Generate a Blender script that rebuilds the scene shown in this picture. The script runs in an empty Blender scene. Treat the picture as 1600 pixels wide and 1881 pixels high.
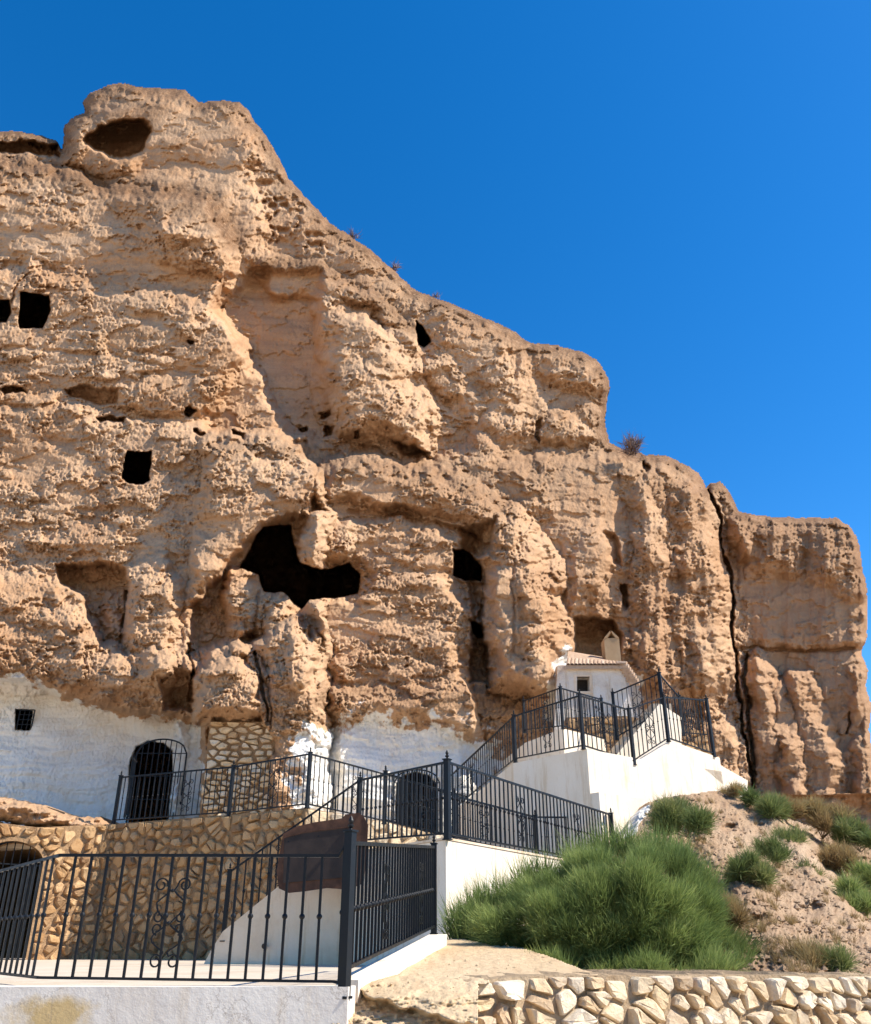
import bpy, math, random
import numpy as np
from mathutils import Vector

# ------------------------------------------------------------------ camera, sky, sun, exposure
C = bpy.context.scene.collection
F_PX, CU, CV = 1602.0, 800.0, 940.5
PITCH = math.radians(26.4)
cam = bpy.data.cameras.new('camera')
cam.sensor_fit = 'HORIZONTAL'; cam.sensor_width = 36.0; cam.lens = 36.0 * F_PX / 1600.0
cam.clip_start = 0.05; cam.clip_end = 6000
camo = bpy.data.objects.new('camera', cam); C.objects.link(camo)
camo.rotation_euler = (math.radians(90) + PITCH, 0, 0)
bpy.context.scene.camera = camo

SUN_EL = math.radians(47)
SUN_DIR_XY = math.radians(-9)            # angle of the sun from +X, negative = towards the viewer
sv = Vector((math.cos(SUN_EL) * math.cos(SUN_DIR_XY), math.cos(SUN_EL) * math.sin(SUN_DIR_XY), math.sin(SUN_EL)))
world = bpy.data.worlds.new('World'); bpy.context.scene.world = world; world.use_nodes = True
wn = world.node_tree.nodes; wl = world.node_tree.links
sky = wn.new('ShaderNodeTexSky'); sky.sky_type = 'NISHITA'; sky.sun_disc = False
sky.sun_elevation = SUN_EL; sky.sun_rotation = math.atan2(sv.x, sv.y)
sky.altitude = 900; sky.air_density = 1.0; sky.dust_density = 0.3; sky.ozone_density = 3.5
wn['Background'].inputs[1].default_value = 0.11
hs_ = wn.new('ShaderNodeHueSaturation'); hs_.inputs['Saturation'].default_value = 1.36; hs_.inputs['Value'].default_value = 1.34; hs_.inputs['Hue'].default_value = 0.502
wl.new(sky.outputs[0], hs_.inputs['Color']); wl.new(hs_.outputs[0], wn['Background'].inputs[0])
sun = bpy.data.lights.new('sun', 'SUN'); sun.energy = 5.0; sun.angle = math.radians(0.5); sun.color = (1.0, 0.93, 0.82)
suno = bpy.data.objects.new('sun', sun); C.objects.link(suno)
suno.rotation_euler = sv.to_track_quat('Z', 'Y').to_euler()
vs = bpy.context.scene.view_settings
vs.view_transform = 'Standard'; vs.look = 'None'; vs.exposure = 0.62; vs.gamma = 1.0; vs.use_curve_mapping = False

# ------------------------------------------------------------------ helpers
R = random.Random(7)
cp, sp = math.cos(PITCH), math.sin(PITCH)
def ray(u, v):
    x = (u - CU) / F_PX; y = (CV - v) / F_PX
    dy = cp - y * sp; dz = sp + y * cp
    return x / dy, dz / dy
def P(u, v, Y):
    a, b = ray(u, v)
    return Vector((a * Y, Y, b * Y))

def tag(o, label=None, cat=None, group=None, kind=None):
    if label: o['label'] = label
    if cat: o['category'] = cat
    if group: o['group'] = group
    if kind: o['kind'] = kind
    return o
def empty(name, loc, label, cat, group=None, rz=0.0):
    o = bpy.data.objects.new(name, None); C.objects.link(o); o.location = loc; o.rotation_euler = (0, 0, rz)
    o.empty_display_size = 0.2
    return tag(o, label, cat, group)
def obj(name, verts, faces, mat, parent=None, smooth=False, origin=None, local=False):
    """verts in world coordinates; the object sits at origin (default: mean of verts)"""
    vs_ = [Vector(p) for p in verts]
    if origin is None:
        origin = sum(vs_, Vector()) / len(vs_)
    origin = Vector(origin)
    me = bpy.data.meshes.new(name)
    me.from_pydata([tuple(p - origin) for p in vs_], [], faces)
    if mat: me.materials.append(mat)
    if smooth: me.polygons.foreach_set('use_smooth', [True] * len(me.polygons))
    me.update()
    o = bpy.data.objects.new(name, me); C.objects.link(o)
    place(o, origin, parent)
    return o
def place(o, loc, parent=None, rz=0.0):
    if parent is not None:
        chain = Vector((0, 0, 0)); p = parent
        while p is not None:
            chain += Vector(p.location); p = p.parent
        o.parent = parent; o.location = Vector(loc) - chain
    else:
        o.location = loc
    o.rotation_euler = (0, 0, rz)
def inst(name, me, loc, parent, rz=0.0):
    o = bpy.data.objects.new(name, me); C.objects.link(o); place(o, loc, parent, rz); return o

class MB:
    def __init__(s): s.v = []; s.f = []
    def add(s, v, f):
        n = len(s.v); s.v += [tuple(p) for p in v]; s.f += [tuple(i + n for i in q) for q in f]
    def prism(s, plan, zb, zt):
        n = len(plan)
        zb = zb if isinstance(zb, (list, tuple)) else [zb] * n
        zt = zt if isinstance(zt, (list, tuple)) else [zt] * n
        v = [(p[0], p[1], zb[i]) for i, p in enumerate(plan)] + [(p[0], p[1], zt[i]) for i, p in enumerate(plan)]
        f = [(i, (i + 1) % n, (i + 1) % n + n, i + n) for i in range(n)]
        f += [tuple(reversed(range(n))), tuple(range(n, 2 * n))]
        s.add(v, f)
    def slab(s, pts, off):
        """polygon of world points extruded by vector off"""
        n = len(pts); off = Vector(off)
        v = [Vector(p) for p in pts]; v += [p + off for p in v]
        f = [(i, (i + 1) % n, (i + 1) % n + n, i + n) for i in range(n)]
        f += [tuple(reversed(range(n))), tuple(range(n, 2 * n))]
        s.add(v, f)
    def tube(s, pts, r, n=4, cap=True):
        pts = [Vector(p) for p in pts]; v = []; f = []
        rr = r if isinstance(r, (list, tuple)) else [r] * len(pts)
        for i, p in enumerate(pts):
            t = (pts[min(i + 1, len(pts) - 1)] - pts[max(i - 1, 0)]).normalized()
            a = t.cross(Vector((0, 1, 0.01)))
            if a.length < 0.05: a = t.cross(Vector((1, 0, 0)))
            a.normalize(); b = t.cross(a)
            for k in range(n):
                th = 2 * math.pi * (k + 0.5) / n
                v.append(p + rr[i] * (math.cos(th) * a + math.sin(th) * b))
        for i in range(len(pts) - 1):
            for k in range(n):
                k2 = (k + 1) % n
                f.append((i * n + k, i * n + k2, (i + 1) * n + k2, (i + 1) * n + k))
        if cap:
            f.append(tuple(range(n))); f.append(tuple(reversed(range((len(pts) - 1) * n, len(pts) * n))))
        s.add(v, f)
    def lathe(s, prof, n=8, c=(0, 0, 0)):
        v = []; f = []
        for (r, z) in prof:
            for k in range(n):
                a = 2 * math.pi * k / n
                v.append((c[0] + r * math.cos(a), c[1] + r * math.sin(a), c[2] + z))
        for i in range(len(prof) - 1):
            for k in range(n):
                k2 = (k + 1) % n
                f.append((i * n + k, i * n + k2, (i + 1) * n + k2, (i + 1) * n + k))
        f.append(tuple(reversed(range(n)))); f.append(tuple(range((len(prof) - 1) * n, len(prof) * n)))
        s.add(v, f)
    def mesh(s, name, mat):
        me = bpy.data.meshes.new(name); me.from_pydata(s.v, [], s.f); me.materials.append(mat); me.update(); return me
    def build(s, name, mat, parent=None, origin=None, smooth=False):
        return obj(name, s.v, s.f, mat, parent, smooth, origin)

# vectorised gradient noise
def _hash(ix, iy, seed):
    h = (ix.astype(np.int64) * 374761393 + iy.astype(np.int64) * 668265263 + seed * 974634777) & 0x7fffffff
    h = ((h ^ (h >> 13)) * 1274126177) & 0x7fffffff
    return (h ^ (h >> 16)) & 0xffff
def noise(x, y, seed=0):
    x = np.asarray(x, float); y = np.asarray(y, float)
    x0 = np.floor(x); y0 = np.floor(y); fx = x - x0; fy = y - y0
    sx = fx * fx * fx * (fx * (fx * 6 - 15) + 10); sy = fy * fy * fy * (fy * (fy * 6 - 15) + 10)
    def g(dx, dy):
        a = _hash(x0 + dx, y0 + dy, seed) * (2 * math.pi / 65536.0)
        return np.cos(a) * (fx - dx) + np.sin(a) * (fy - dy)
    a = g(0, 0); b = g(1, 0); c = g(0, 1); d = g(1, 1)
    return ((a * (1 - sx) + b * sx) * (1 - sy) + (c * (1 - sx) + d * sx) * sy) * 1.5
def fbm(x, y, seed=0, oct=4, gain=0.5):
    t = 0; a = 1.0; n = 0
    for i in range(oct):
        t = t + a * noise(x * 2 ** i, y * 2 ** i, seed + 17 * i); n += a; a *= gain
    return t / n
def cellular(x, y, seed=0):
    """F1 distance: rounded pits or lumps"""
    x0 = np.floor(x); y0 = np.floor(y); best = np.full(x.shape, 9.0)
    for dx in (-1, 0, 1):
        for dy in (-1, 0, 1):
            hx = _hash(x0 + dx, y0 + dy, seed) / 65536.0; hy = _hash(x0 + dx, y0 + dy, seed + 91) / 65536.0
            best = np.minimum(best, np.hypot(x0 + dx + hx - x, y0 + dy + hy - y))
    return best
def sdf(U, V, poly):
    """positive inside"""
    d = np.full(U.shape, 1e9); inside = np.zeros(U.shape, bool); n = len(poly)
    for i in range(n):
        ax, ay = poly[i]; bx, by = poly[(i + 1) % n]
        ex, ey = bx - ax, by - ay
        L = ex * ex + ey * ey + 1e-9
        t = np.clip(((U - ax) * ex + (V - ay) * ey) / L, 0, 1)
        d = np.minimum(d, (U - ax - t * ex) ** 2 + (V - ay - t * ey) ** 2)
        if ay != by:
            c = ((ay > V) != (by > V)) & (U < (bx - ax) * (V - ay) / (by - ay) + ax)
            inside ^= c
    return np.where(inside, 1, -1) * np.sqrt(d)
def pline(U, V, pts):
    d = np.full(U.shape, 1e9)
    for (ax, ay), (bx, by) in zip(pts[:-1], pts[1:]):
        ex, ey = bx - ax, by - ay; L = ex * ex + ey * ey + 1e-9
        t = np.clip(((U - ax) * ex + (V - ay) * ey) / L, 0, 1)
        d = np.minimum(d, (U - ax - t * ex) ** 2 + (V - ay - t * ey) ** 2)
    return np.sqrt(d)
def sstep(a, b, x):
    t = np.clip((x - a) / (b - a), 0, 1); return t * t * (3 - 2 * t)

# ------------------------------------------------------------------ materials
def new_mat(name, rough=0.9):
    m = bpy.data.materials.new(name); m.use_nodes = True
    b = m.node_tree.nodes['Principled BSDF']; b.inputs['Roughness'].default_value = rough
    b.inputs['Specular IOR Level'].default_value = 0.25
    return m, m.node_tree.nodes, m.node_tree.links, b
def tex_noise(n, l, scale, detail=6, rough=0.6, vec=None, stretch=None):
    t = n.new('ShaderNodeTexNoise'); t.inputs['Scale'].default_value = scale
    t.inputs['Detail'].default_value = detail; t.inputs['Roughness'].default_value = rough
    tc = n.new('ShaderNodeNewGeometry') if vec is None else None
    src = tc.outputs['Position'] if tc else vec
    if stretch:
        mp = n.new('ShaderNodeMapping'); mp.inputs['Scale'].default_value = stretch
        l.new(src, mp.inputs['Vector']); src = mp.outputs[0]
    l.new(src, t.inputs['Vector'])
    return t
def ramp(n, l, fac, stops):
    r = n.new('ShaderNodeValToRGB'); e = r.color_ramp.elements
    e[0].position = stops[0][0]; e[0].color = (*stops[0][1], 1)
    e[1].position = stops[-1][0]; e[1].color = (*stops[-1][1], 1)
    for p, c in stops[1:-1]:
        q = e.new(p); q.color = (*c, 1)
    l.new(fac, r.inputs[0]); return r
def mix(n, l, fac, a, b, mode='MIX'):
    m = n.new('ShaderNodeMix'); m.data_type = 'RGBA'; m.blend_type = mode
    for s, x in ((m.inputs[0], fac), (m.inputs[6], a), (m.inputs[7], b)):
        if isinstance(x, (int, float)): s.default_value = x
        elif isinstance(x, tuple): s.default_value = (*x, 1)
        else: l.new(x, s)
    return m.outputs[2]
def bump(n, l, b, height, strength, dist, prev=None):
    k = n.new('ShaderNodeBump'); k.inputs['Strength'].default_value = strength; k.inputs['Distance'].default_value = dist
    l.new(height, k.inputs['Height'])
    if prev: l.new(prev, k.inputs['Normal'])
    l.new(k.outputs[0], b.inputs['Normal']); return k.outputs[0]

def rock_mat(name, base_stops, crust=(0.19, 0.105, 0.055), gain=1.0, bd=1.0):
    m, n, l, b = new_mat(name, 0.95)
    b.inputs['Specular IOR Level'].default_value = 0.08
    big = tex_noise(n, l, 0.22, 5, 0.6)
    col = ramp(n, l, big.outputs[0], base_stops).outputs[0]
    st = tex_noise(n, l, 0.9, 6, 0.65, stretch=(0.35, 0.35, 2.4))
    stc = ramp(n, l, st.outputs[0], [(0.3, (0.80, 0.76, 0.72)), (0.5, (1, 1, 1)), (0.72, (1.12, 1.13, 1.14))]).outputs[0]
    col = mix(n, l, 0.8, col, stc, 'MULTIPLY')
    fi = tex_noise(n, l, 11, 6, 0.7)
    fic = ramp(n, l, fi.outputs[0], [(0.3, (0.82, 0.8, 0.78)), (0.5, (1, 1, 1)), (0.7, (1.1, 1.1, 1.1))]).outputs[0]
    col = mix(n, l, 0.7, col, fic, 'MULTIPLY')
    at = n.new('ShaderNodeAttribute'); at.attribute_name = 'masks'
    sep = n.new('ShaderNodeSeparateColor'); l.new(at.outputs[0], sep.inputs[0])
    # brown weathered crust, with the alcove shade painted into the same mask
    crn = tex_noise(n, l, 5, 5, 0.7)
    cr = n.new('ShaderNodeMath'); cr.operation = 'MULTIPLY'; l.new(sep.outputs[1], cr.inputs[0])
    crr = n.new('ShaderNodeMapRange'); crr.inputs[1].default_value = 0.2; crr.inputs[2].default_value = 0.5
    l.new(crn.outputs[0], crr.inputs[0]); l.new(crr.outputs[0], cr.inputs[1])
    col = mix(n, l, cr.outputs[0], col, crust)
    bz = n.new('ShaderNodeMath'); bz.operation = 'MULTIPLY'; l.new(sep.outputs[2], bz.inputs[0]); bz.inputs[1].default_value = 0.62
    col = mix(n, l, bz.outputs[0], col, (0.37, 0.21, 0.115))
    # whitewash, peeling
    pe = tex_noise(n, l, 3.2, 8, 0.72, stretch=(1.6, 1.6, 0.8))
    ad = n.new('ShaderNodeMath'); ad.operation = 'ADD'; l.new(sep.outputs[0], ad.inputs[0])
    sc_ = n.new('ShaderNodeMath'); sc_.operation = 'MULTIPLY_ADD'; sc_.inputs[1].default_value = 1.1; sc_.inputs[2].default_value = -0.5
    l.new(pe.outputs[0], sc_.inputs[0]); l.new(sc_.outputs[0], ad.inputs[1])
    mr = n.new('ShaderNodeMapRange'); mr.inputs[1].default_value = 0.42; mr.inputs[2].default_value = 0.58
    l.new(ad.outputs[0], mr.inputs[0])
    dirt = tex_noise(n, l, 1.6, 6, 0.7, stretch=(1.5, 1.5, 0.5))
    wcol = ramp(n, l, dirt.outputs[0], [(0.26, (0.66, 0.50, 0.35)), (0.38, (0.82, 0.75, 0.65)), (0.58, (0.87, 0.83, 0.76)), (0.75, (0.80, 0.78, 0.75))]).outputs[0]
    col = mix(n, l, mr.outputs[0], col, wcol)
    l.new(col, b.inputs['Base Color'])
    b1 = tex_noise(n, l, 26, 8, 0.75)
    b2 = tex_noise(n, l, 7, 6, 0.65, stretch=(1.2, 1.2, 0.7))
    p = bump(n, l, b, b2.outputs[0], 0.8, 0.09 * bd)
    bump(n, l, b, b1.outputs[0], 0.7, 0.028 * bd, p)
    return m

M = {}
M['cliff'] = rock_mat('eroded_sandstone', [(0.30, (0.44, 0.250, 0.130)), (0.45, (0.515, 0.315, 0.178)), (0.57, (0.56, 0.362, 0.215)), (0.72, (0.46, 0.270, 0.143))])
M['slope'] = rock_mat('crumbling_earth', [(0.3, (0.34, 0.215, 0.13)), (0.5, (0.43, 0.29, 0.18)), (0.7, (0.51, 0.365, 0.24))])
M['slabrock'] = rock_mat('pale_bedrock', [(0.3, (0.50, 0.33, 0.18)), (0.5, (0.62, 0.46, 0.28)), (0.7, (0.68, 0.53, 0.35))], bd=0.5)

def plaster(name, c1, c2, c3, stain=0.5, bdist=0.01, rust=True):
    m, n, l, b = new_mat(name, 0.85)
    a = tex_noise(n, l, 1.3, 6, 0.65)
    col = ramp(n, l, a.outputs[0], [(0.3, c1), (0.5, c2), (0.7, c3)]).outputs[0]
    s = tex_noise(n, l, 2.2, 6, 0.7, stretch=(2.5, 2.5, 0.25))
    sc_ = ramp(n, l, s.outputs[0], [(0.36, (0.72, 0.60, 0.44)), (0.47, (1, 1, 1)), (0.8, (1, 1, 1))]).outputs[0]
    col = mix(n, l, stain, col, sc_, 'MULTIPLY')
    f = tex_noise(n, l, 40, 5, 0.7)
    fc = ramp(n, l, f.outputs[0], [(0.3, (0.9, 0.9, 0.9)), (0.6, (1, 1, 1))]).outputs[0]
    col = mix(n, l, 0.5, col, fc, 'MULTIPLY')
    l.new(col, b.inputs['Base Color'])
    p = bump(n, l, b, f.outputs[0], 0.4, bdist * 0.4)
    a2 = tex_noise(n, l, 5, 5, 0.6); bump(n, l, b, a2.outputs[0], 0.5, bdist * 2, p)
    return m
M['white'] = plaster('white_painted_plaster', (0.80, 0.68, 0.52), (0.85, 0.74, 0.59), (0.86, 0.77, 0.64), 0.5)
M['greyplaster'] = plaster('aged_cream_plaster', (0.68, 0.50, 0.33), (0.80, 0.63, 0.45), (0.83, 0.68, 0.52), 0.6)
M['limewash'] = plaster('rough_limewash', (0.56, 0.42, 0.30), (0.76, 0.66, 0.54), (0.84, 0.77, 0.68), 0.8, 0.06)
M['concrete'] = plaster('pale_concrete', (0.50, 0.41, 0.30), (0.60, 0.50, 0.38), (0.64, 0.55, 0.43), 0.3)
M['yellowplaster'] = plaster('sandy_plaster', (0.36, 0.23, 0.12), (0.43, 0.285, 0.155), (0.47, 0.33, 0.19), 0.3)
M['terracewall'] = plaster('chipped_terrace_paint', (0.68, 0.61, 0.52), (0.76, 0.70, 0.61), (0.80, 0.75, 0.66), 0.3)
# a yellow patch of bare render on the terrace wall, and hairline cracks
def patch_terrace():
    m = M['terracewall']; n = m.node_tree.nodes; l = m.node_tree.links; b = n['Principled BSDF']
    src = b.inputs['Base Color'].links[0].from_socket
    g = n.new('ShaderNodeNewGeometry')
    vm = n.new('ShaderNodeVectorMath'); vm.operation = 'SUBTRACT'; l.new(g.outputs['Position'], vm.inputs[0])
    c = P(105, 1862, 6.25); vm.inputs[1].default_value = tuple(c)
    sc_ = n.new('ShaderNodeVectorMath'); sc_.operation = 'MULTIPLY'; sc_.inputs[1].default_value = (3.6, 0.3, 8.5); l.new(vm.outputs[0], sc_.inputs[0])
    ln = n.new('ShaderNodeVectorMath'); ln.operation = 'LENGTH'; l.new(sc_.outputs[0], ln.inputs[0])
    nz = tex_noise(n, l, 7, 6, 0.7)
    ad = n.new('ShaderNodeMath'); ad.operation = 'MULTIPLY_ADD'; ad.inputs[1].default_value = 1.6; l.new(nz.outputs[0], ad.inputs[0]); l.new(ln.outputs['Value'], ad.inputs[2])
    mr = n.new('ShaderNodeMapRange'); mr.inputs[1].default_value = 1.9; mr.inputs[2].default_value = 1.3; l.new(ad.outputs[0], mr.inputs[0])
    col = mix(n, l, mr.outputs[0], src, (0.58, 0.42, 0.20))
    vo = n.new('ShaderNodeTexVoronoi'); vo.feature = 'DISTANCE_TO_EDGE'; vo.inputs['Scale'].default_value = 1.7
    dn = tex_noise(n, l, 5, 5, 0.7)
    va = n.new('ShaderNodeVectorMath'); va.operation = 'MULTIPLY_ADD'; va.inputs[1].default_value = (0.25, 0.25, 0.25)
    l.new(dn.outputs[1], va.inputs[0]); l.new(g.outputs['Position'], va.inputs[2]); l.new(va.outputs[0], vo.inputs['Vector'])
    cr = n.new('ShaderNodeMapRange'); cr.inputs[1].default_value = 0.002; cr.inputs[2].default_value = 0.007; cr.inputs[3].default_value = 0.45; cr.inputs[4].default_value = 0
    l.new(vo.outputs['Distance'], cr.inputs[0])
    col = mix(n, l, cr.outputs[0], col, (0.30, 0.24, 0.18))
    l.new(col, b.inputs['Base Color'])
patch_terrace()

def iron():
    m, n, l, b = new_mat('black_painted_iron', 0.42)
    a = tex_noise(n, l, 14, 6, 0.7)
    c = ramp(n, l, a.outputs[0], [(0.3, (0.006, 0.007, 0.009)), (0.58, (0.010, 0.012, 0.015)), (0.72, (0.024, 0.024, 0.025)), (0.82, (0.09, 0.06, 0.04))])
    l.new(c.outputs[0], b.inputs['Base Color']); b.inputs['Specular IOR Level'].default_value = 0.22
    r = ramp(n, l, a.outputs[0], [(0.35, (0.33, 0.33, 0.33)), (0.7, (0.65, 0.65, 0.65))]); l.new(r.outputs[0], b.inputs['Roughness'])
    bump(n, l, b, a.outputs[0], 0.25, 0.003)
    return m
M['iron'] = iron()

def stone_mat(name, stops, mortarish=False):
    m, n, l, b = new_mat(name, 0.9)
    b.inputs['Specular IOR Level'].default_value = 0.15
    oi = n.new('ShaderNodeObjectInfo')
    c = ramp(n, l, oi.outputs['Random'], stops).outputs[0]
    a = tex_noise(n, l, 9, 7, 0.7)
    ac = ramp(n, l, a.outputs[0], [(0.28, (0.66, 0.56, 0.46)), (0.5, (1, 1, 1)), (0.72, (1.12, 1.12, 1.12))]).outputs[0]
    c = mix(n, l, 0.85, c, ac, 'MULTIPLY')
    f = tex_noise(n, l, 60, 5, 0.7)
    fc = ramp(n, l, f.outputs[0], [(0.3, (0.85, 0.83, 0.8)), (0.6, (1.05, 1.05, 1.05))]).outputs[0]
    c = mix(n, l, 0.6, c, fc, 'MULTIPLY')
    l.new(c, b.inputs['Base Color'])
    p = bump(n, l, b, a.outputs[0], 0.9, 0.03); bump(n, l, b, f.outputs[0], 0.5, 0.008, p)
    return m
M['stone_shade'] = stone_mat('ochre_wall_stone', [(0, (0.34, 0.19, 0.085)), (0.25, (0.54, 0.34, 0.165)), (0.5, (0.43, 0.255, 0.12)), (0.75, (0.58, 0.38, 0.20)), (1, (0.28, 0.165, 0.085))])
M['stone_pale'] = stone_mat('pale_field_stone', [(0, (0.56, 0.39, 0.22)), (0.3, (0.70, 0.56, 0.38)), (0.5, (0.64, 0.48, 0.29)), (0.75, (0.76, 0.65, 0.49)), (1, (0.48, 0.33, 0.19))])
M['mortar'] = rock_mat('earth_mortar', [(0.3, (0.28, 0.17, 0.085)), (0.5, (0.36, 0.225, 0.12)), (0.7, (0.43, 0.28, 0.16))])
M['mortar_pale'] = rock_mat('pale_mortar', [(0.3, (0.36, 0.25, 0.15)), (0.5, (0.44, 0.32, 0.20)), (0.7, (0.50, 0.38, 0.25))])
M['tile'] = stone_mat('weathered_roof_tile', [(0, (0.40, 0.27, 0.18)), (0.4, (0.50, 0.35, 0.24)), (1, (0.56, 0.42, 0.31))])

def simple(name, c1, c2, scale=6, rough=0.8, bd=0.004, metallic=0.0):
    m, n, l, b = new_mat(name, rough)
    a = tex_noise(n, l, scale, 7, 0.7); r = ramp(n, l, a.outputs[0], [(0.35, c1), (0.65, c2)])
    l.new(r.outputs[0], b.inputs['Base Color']); bump(n, l, b, a.outputs[0], 0.5, bd); b.inputs['Metallic'].default_value = metallic
    return m
M['rust'] = simple('rusty_brown_steel', (0.05, 0.022, 0.012), (0.11, 0.05, 0.028), 7, 0.6)
M['rustdark'] = simple('dark_brown_panel', (0.022, 0.015, 0.013), (0.042, 0.028, 0.022), 5, 0.55)
M['ground'] = simple('dry_ground', (0.50, 0.37, 0.25), (0.60, 0.47, 0.33), 0.5, 0.95, 0.05)
M['wood'] = simple('grey_twig', (0.16, 0.11, 0.07), (0.28, 0.20, 0.14), 20)
M['darkfill'] = simple('dark_opening_fill', (0.03, 0.022, 0.018), (0.06, 0.045, 0.035), 8)  # near-black fill standing in for the unlit inside of openings

def leaf_mat(name, stops, trans=0.35):
    m, n, l, b = new_mat(name, 0.7)
    at = n.new('ShaderNodeAttribute'); at.attribute_name = 'tone'
    c = ramp(n, l, at.outputs['Fac'], stops).outputs[0]
    l.new(c, b.inputs['Base Color'])
    tr = n.new('ShaderNodeBsdfTranslucent'); l.new(c, tr.inputs[0])
    ms = n.new('ShaderNodeMixShader'); ms.inputs[0].default_value = trans
    l.new(b.outputs[0], ms.inputs[1]); l.new(tr.outputs[0], ms.inputs[2])
    l.new(ms.outputs[0], n['Material Output'].inputs['Surface'])
    return m
M['green'] = leaf_mat('broom_needles', [(0, (0.08, 0.11, 0.03)), (0.45, (0.205, 0.275, 0.08)), (0.75, (0.33, 0.39, 0.12)), (1, (0.50, 0.50, 0.22))])
M['olive'] = leaf_mat('olive_scrub_leaves', [(0, (0.09, 0.13, 0.035)), (0.45, (0.17, 0.22, 0.07)), (0.75, (0.26, 0.28, 0.10)), (1, (0.42, 0.36, 0.17))])
M['straw'] = leaf_mat('dry_straw_scrub', [(0, (0.20, 0.13, 0.06)), (0.5, (0.36, 0.25, 0.11)), (0.8, (0.42, 0.33, 0.15)), (1, (0.28, 0.29, 0.11))])
M['twigs'] = leaf_mat('dead_purple_twigs', [(0, (0.10, 0.07, 0.06)), (0.5, (0.20, 0.14, 0.12)), (1, (0.30, 0.20, 0.15))], 0.0)

# ------------------------------------------------------------------ ground
obj('ground', [(-2500, -2500, -1.75), (2500, -2500, -1.75), (2500, 2500, -1.75), (-2500, 2500, -1.75)], [(0, 1, 2, 3)], M['ground'])['kind'] = 'structure'

# ------------------------------------------------------------------ relief builder (rock surfaces with their own depth)
def relief(name, u0, u1, v0, v1, step, keep, depth, masks, mat, back=14.0, smooth=False):
    us = np.arange(u0, u1 + 0.1, step); vs_ = np.arange(v0, v1 + 0.1, step)
    U, V = np.meshgrid(us, vs_)
    K = keep(U, V)
    D = depth(U, V)
    x = (U - CU) / F_PX; y = (CV - V) / F_PX
    dy = cp - y * sp; dz = sp + y * cp
    pos = np.stack([x / dy * D, D, dz / dy * D], -1)
    nv, nu = U.shape
    idx = np.arange(nv * nu).reshape(nv, nu)
    cell = K[:-1, :-1] & K[1:, :-1] & K[:-1, 1:] & K[1:, 1:]
    quads = np.stack([idx[1:, :-1][cell], idx[1:, 1:][cell], idx[:-1, 1:][cell], idx[:-1, :-1][cell]], -1)
    # rim edges are carried back to give the mass its top and its flank
    pad = np.zeros((nv + 1, nu + 1), bool); pad[1:-1, 1:-1] = cell
    h_up = pad[1:-1, 1:-1] & ~pad[:-2, 1:-1]; h_up[0, :] = False if v0 > 200 else h_up[0, :]
    h_rt = pad[1:-1, 1:-1] & ~pad[1:-1, 2:]; h_rt[:, -1] = False
    h_lf = pad[1:-1, 1:-1] & ~pad[1:-1, :-2]; h_lf[:, 0] = False
    e = [np.stack([idx[:-1, :-1][h_up], idx[:-1, 1:][h_up]], -1),
         np.stack([idx[:-1, 1:][h_rt], idx[1:, 1:][h_rt]], -1),
         np.stack([idx[1:, :-1][h_lf], idx[:-1, :-1][h_lf]], -1)]
    e = np.concatenate(e)
    used = np.unique(e)
    P0 = pos.reshape(-1, 3)
    backv = P0[used].copy(); backv[:, 1] += back
    allv = np.concatenate([P0, backv])
    remap = np.full(len(P0), -1); remap[used] = np.arange(len(used)) + len(P0)
    sk = np.stack([e[:, 0], e[:, 1], remap[e[:, 1]], remap[e[:, 0]]], -1)
    faces = np.concatenate([quads, sk])
    keepv = np.unique(faces); rm = np.full(len(allv), -1); rm[keepv] = np.arange(len(keepv))
    allv = allv[keepv]; faces = rm[faces]
    mk = masks(U, V) if masks else np.zeros(U.shape + (3,))
    mk = mk.reshape(-1, 3); mk = np.concatenate([mk, mk[used]])[keepv]
    me = bpy.data.meshes.new(name)
    me.vertices.add(len(allv)); me.vertices.foreach_set('co', allv.astype(np.float32).ravel())
    me.loops.add(faces.size); me.loops.foreach_set('vertex_index', faces.astype(np.int32).ravel())
    me.polygons.add(len(faces)); me.polygons.foreach_set('loop_start', np.arange(0, faces.size, 4, dtype=np.int32))
    me.update(calc_edges=True)
    if smooth: me.polygons.foreach_set('use_smooth', np.ones(len(faces), bool))
    ca = me.color_attributes.new('masks', 'FLOAT_COLOR', 'POINT')
    ca.data.foreach_set('color', np.concatenate([mk, np.ones((len(mk), 1))], 1).astype(np.float32).ravel())
    me.materials.append(mat); me.validate()
    o = bpy.data.objects.new(name, me); C.objects.link(o)
    return o

# ------------------------------------------------------------------ the cliff
SIL = [(-640, 230), (-60, 236), (0, 241), (40, 240), (80, 250), (104, 258), (113, 275), (115, 255), (118, 230), (135, 212), (156, 207), (151, 186), (165, 170), (200, 154),
       (230, 152), (262, 160), (300, 161), (340, 164), (366, 186), (400, 184), (440, 186), (456, 200), (470, 225), (490, 250), (510, 285),
       (530, 325), (560, 360), (590, 390), (610, 412), (640, 430), (680, 456), (720, 492), (760, 530), (800, 546), (850, 565), (900, 587),
       (940, 604), (975, 629), (1020, 632), (1065, 644), (1095, 659), (1112, 680), (1122, 706), (1115, 740), (1112, 775), (1120, 812),
       (1150, 826), (1185, 834), (1225, 836), (1255, 850), (1285, 868), (1298, 896), (1306, 887), (1322, 883), (1340, 900), (1358, 938),
       (1390, 945), (1440, 950), (1500, 950), (1540, 951), (1565, 968), (1580, 1000), (1585, 1040), (1594, 1085), (1595, 1130), (1592, 1180),
       (1582, 1195), (1596, 1230), (1591, 1260), (1603, 1300), (1598, 1340), (1606, 1400), (1620, 1600), (-640, 1600)]
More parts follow.
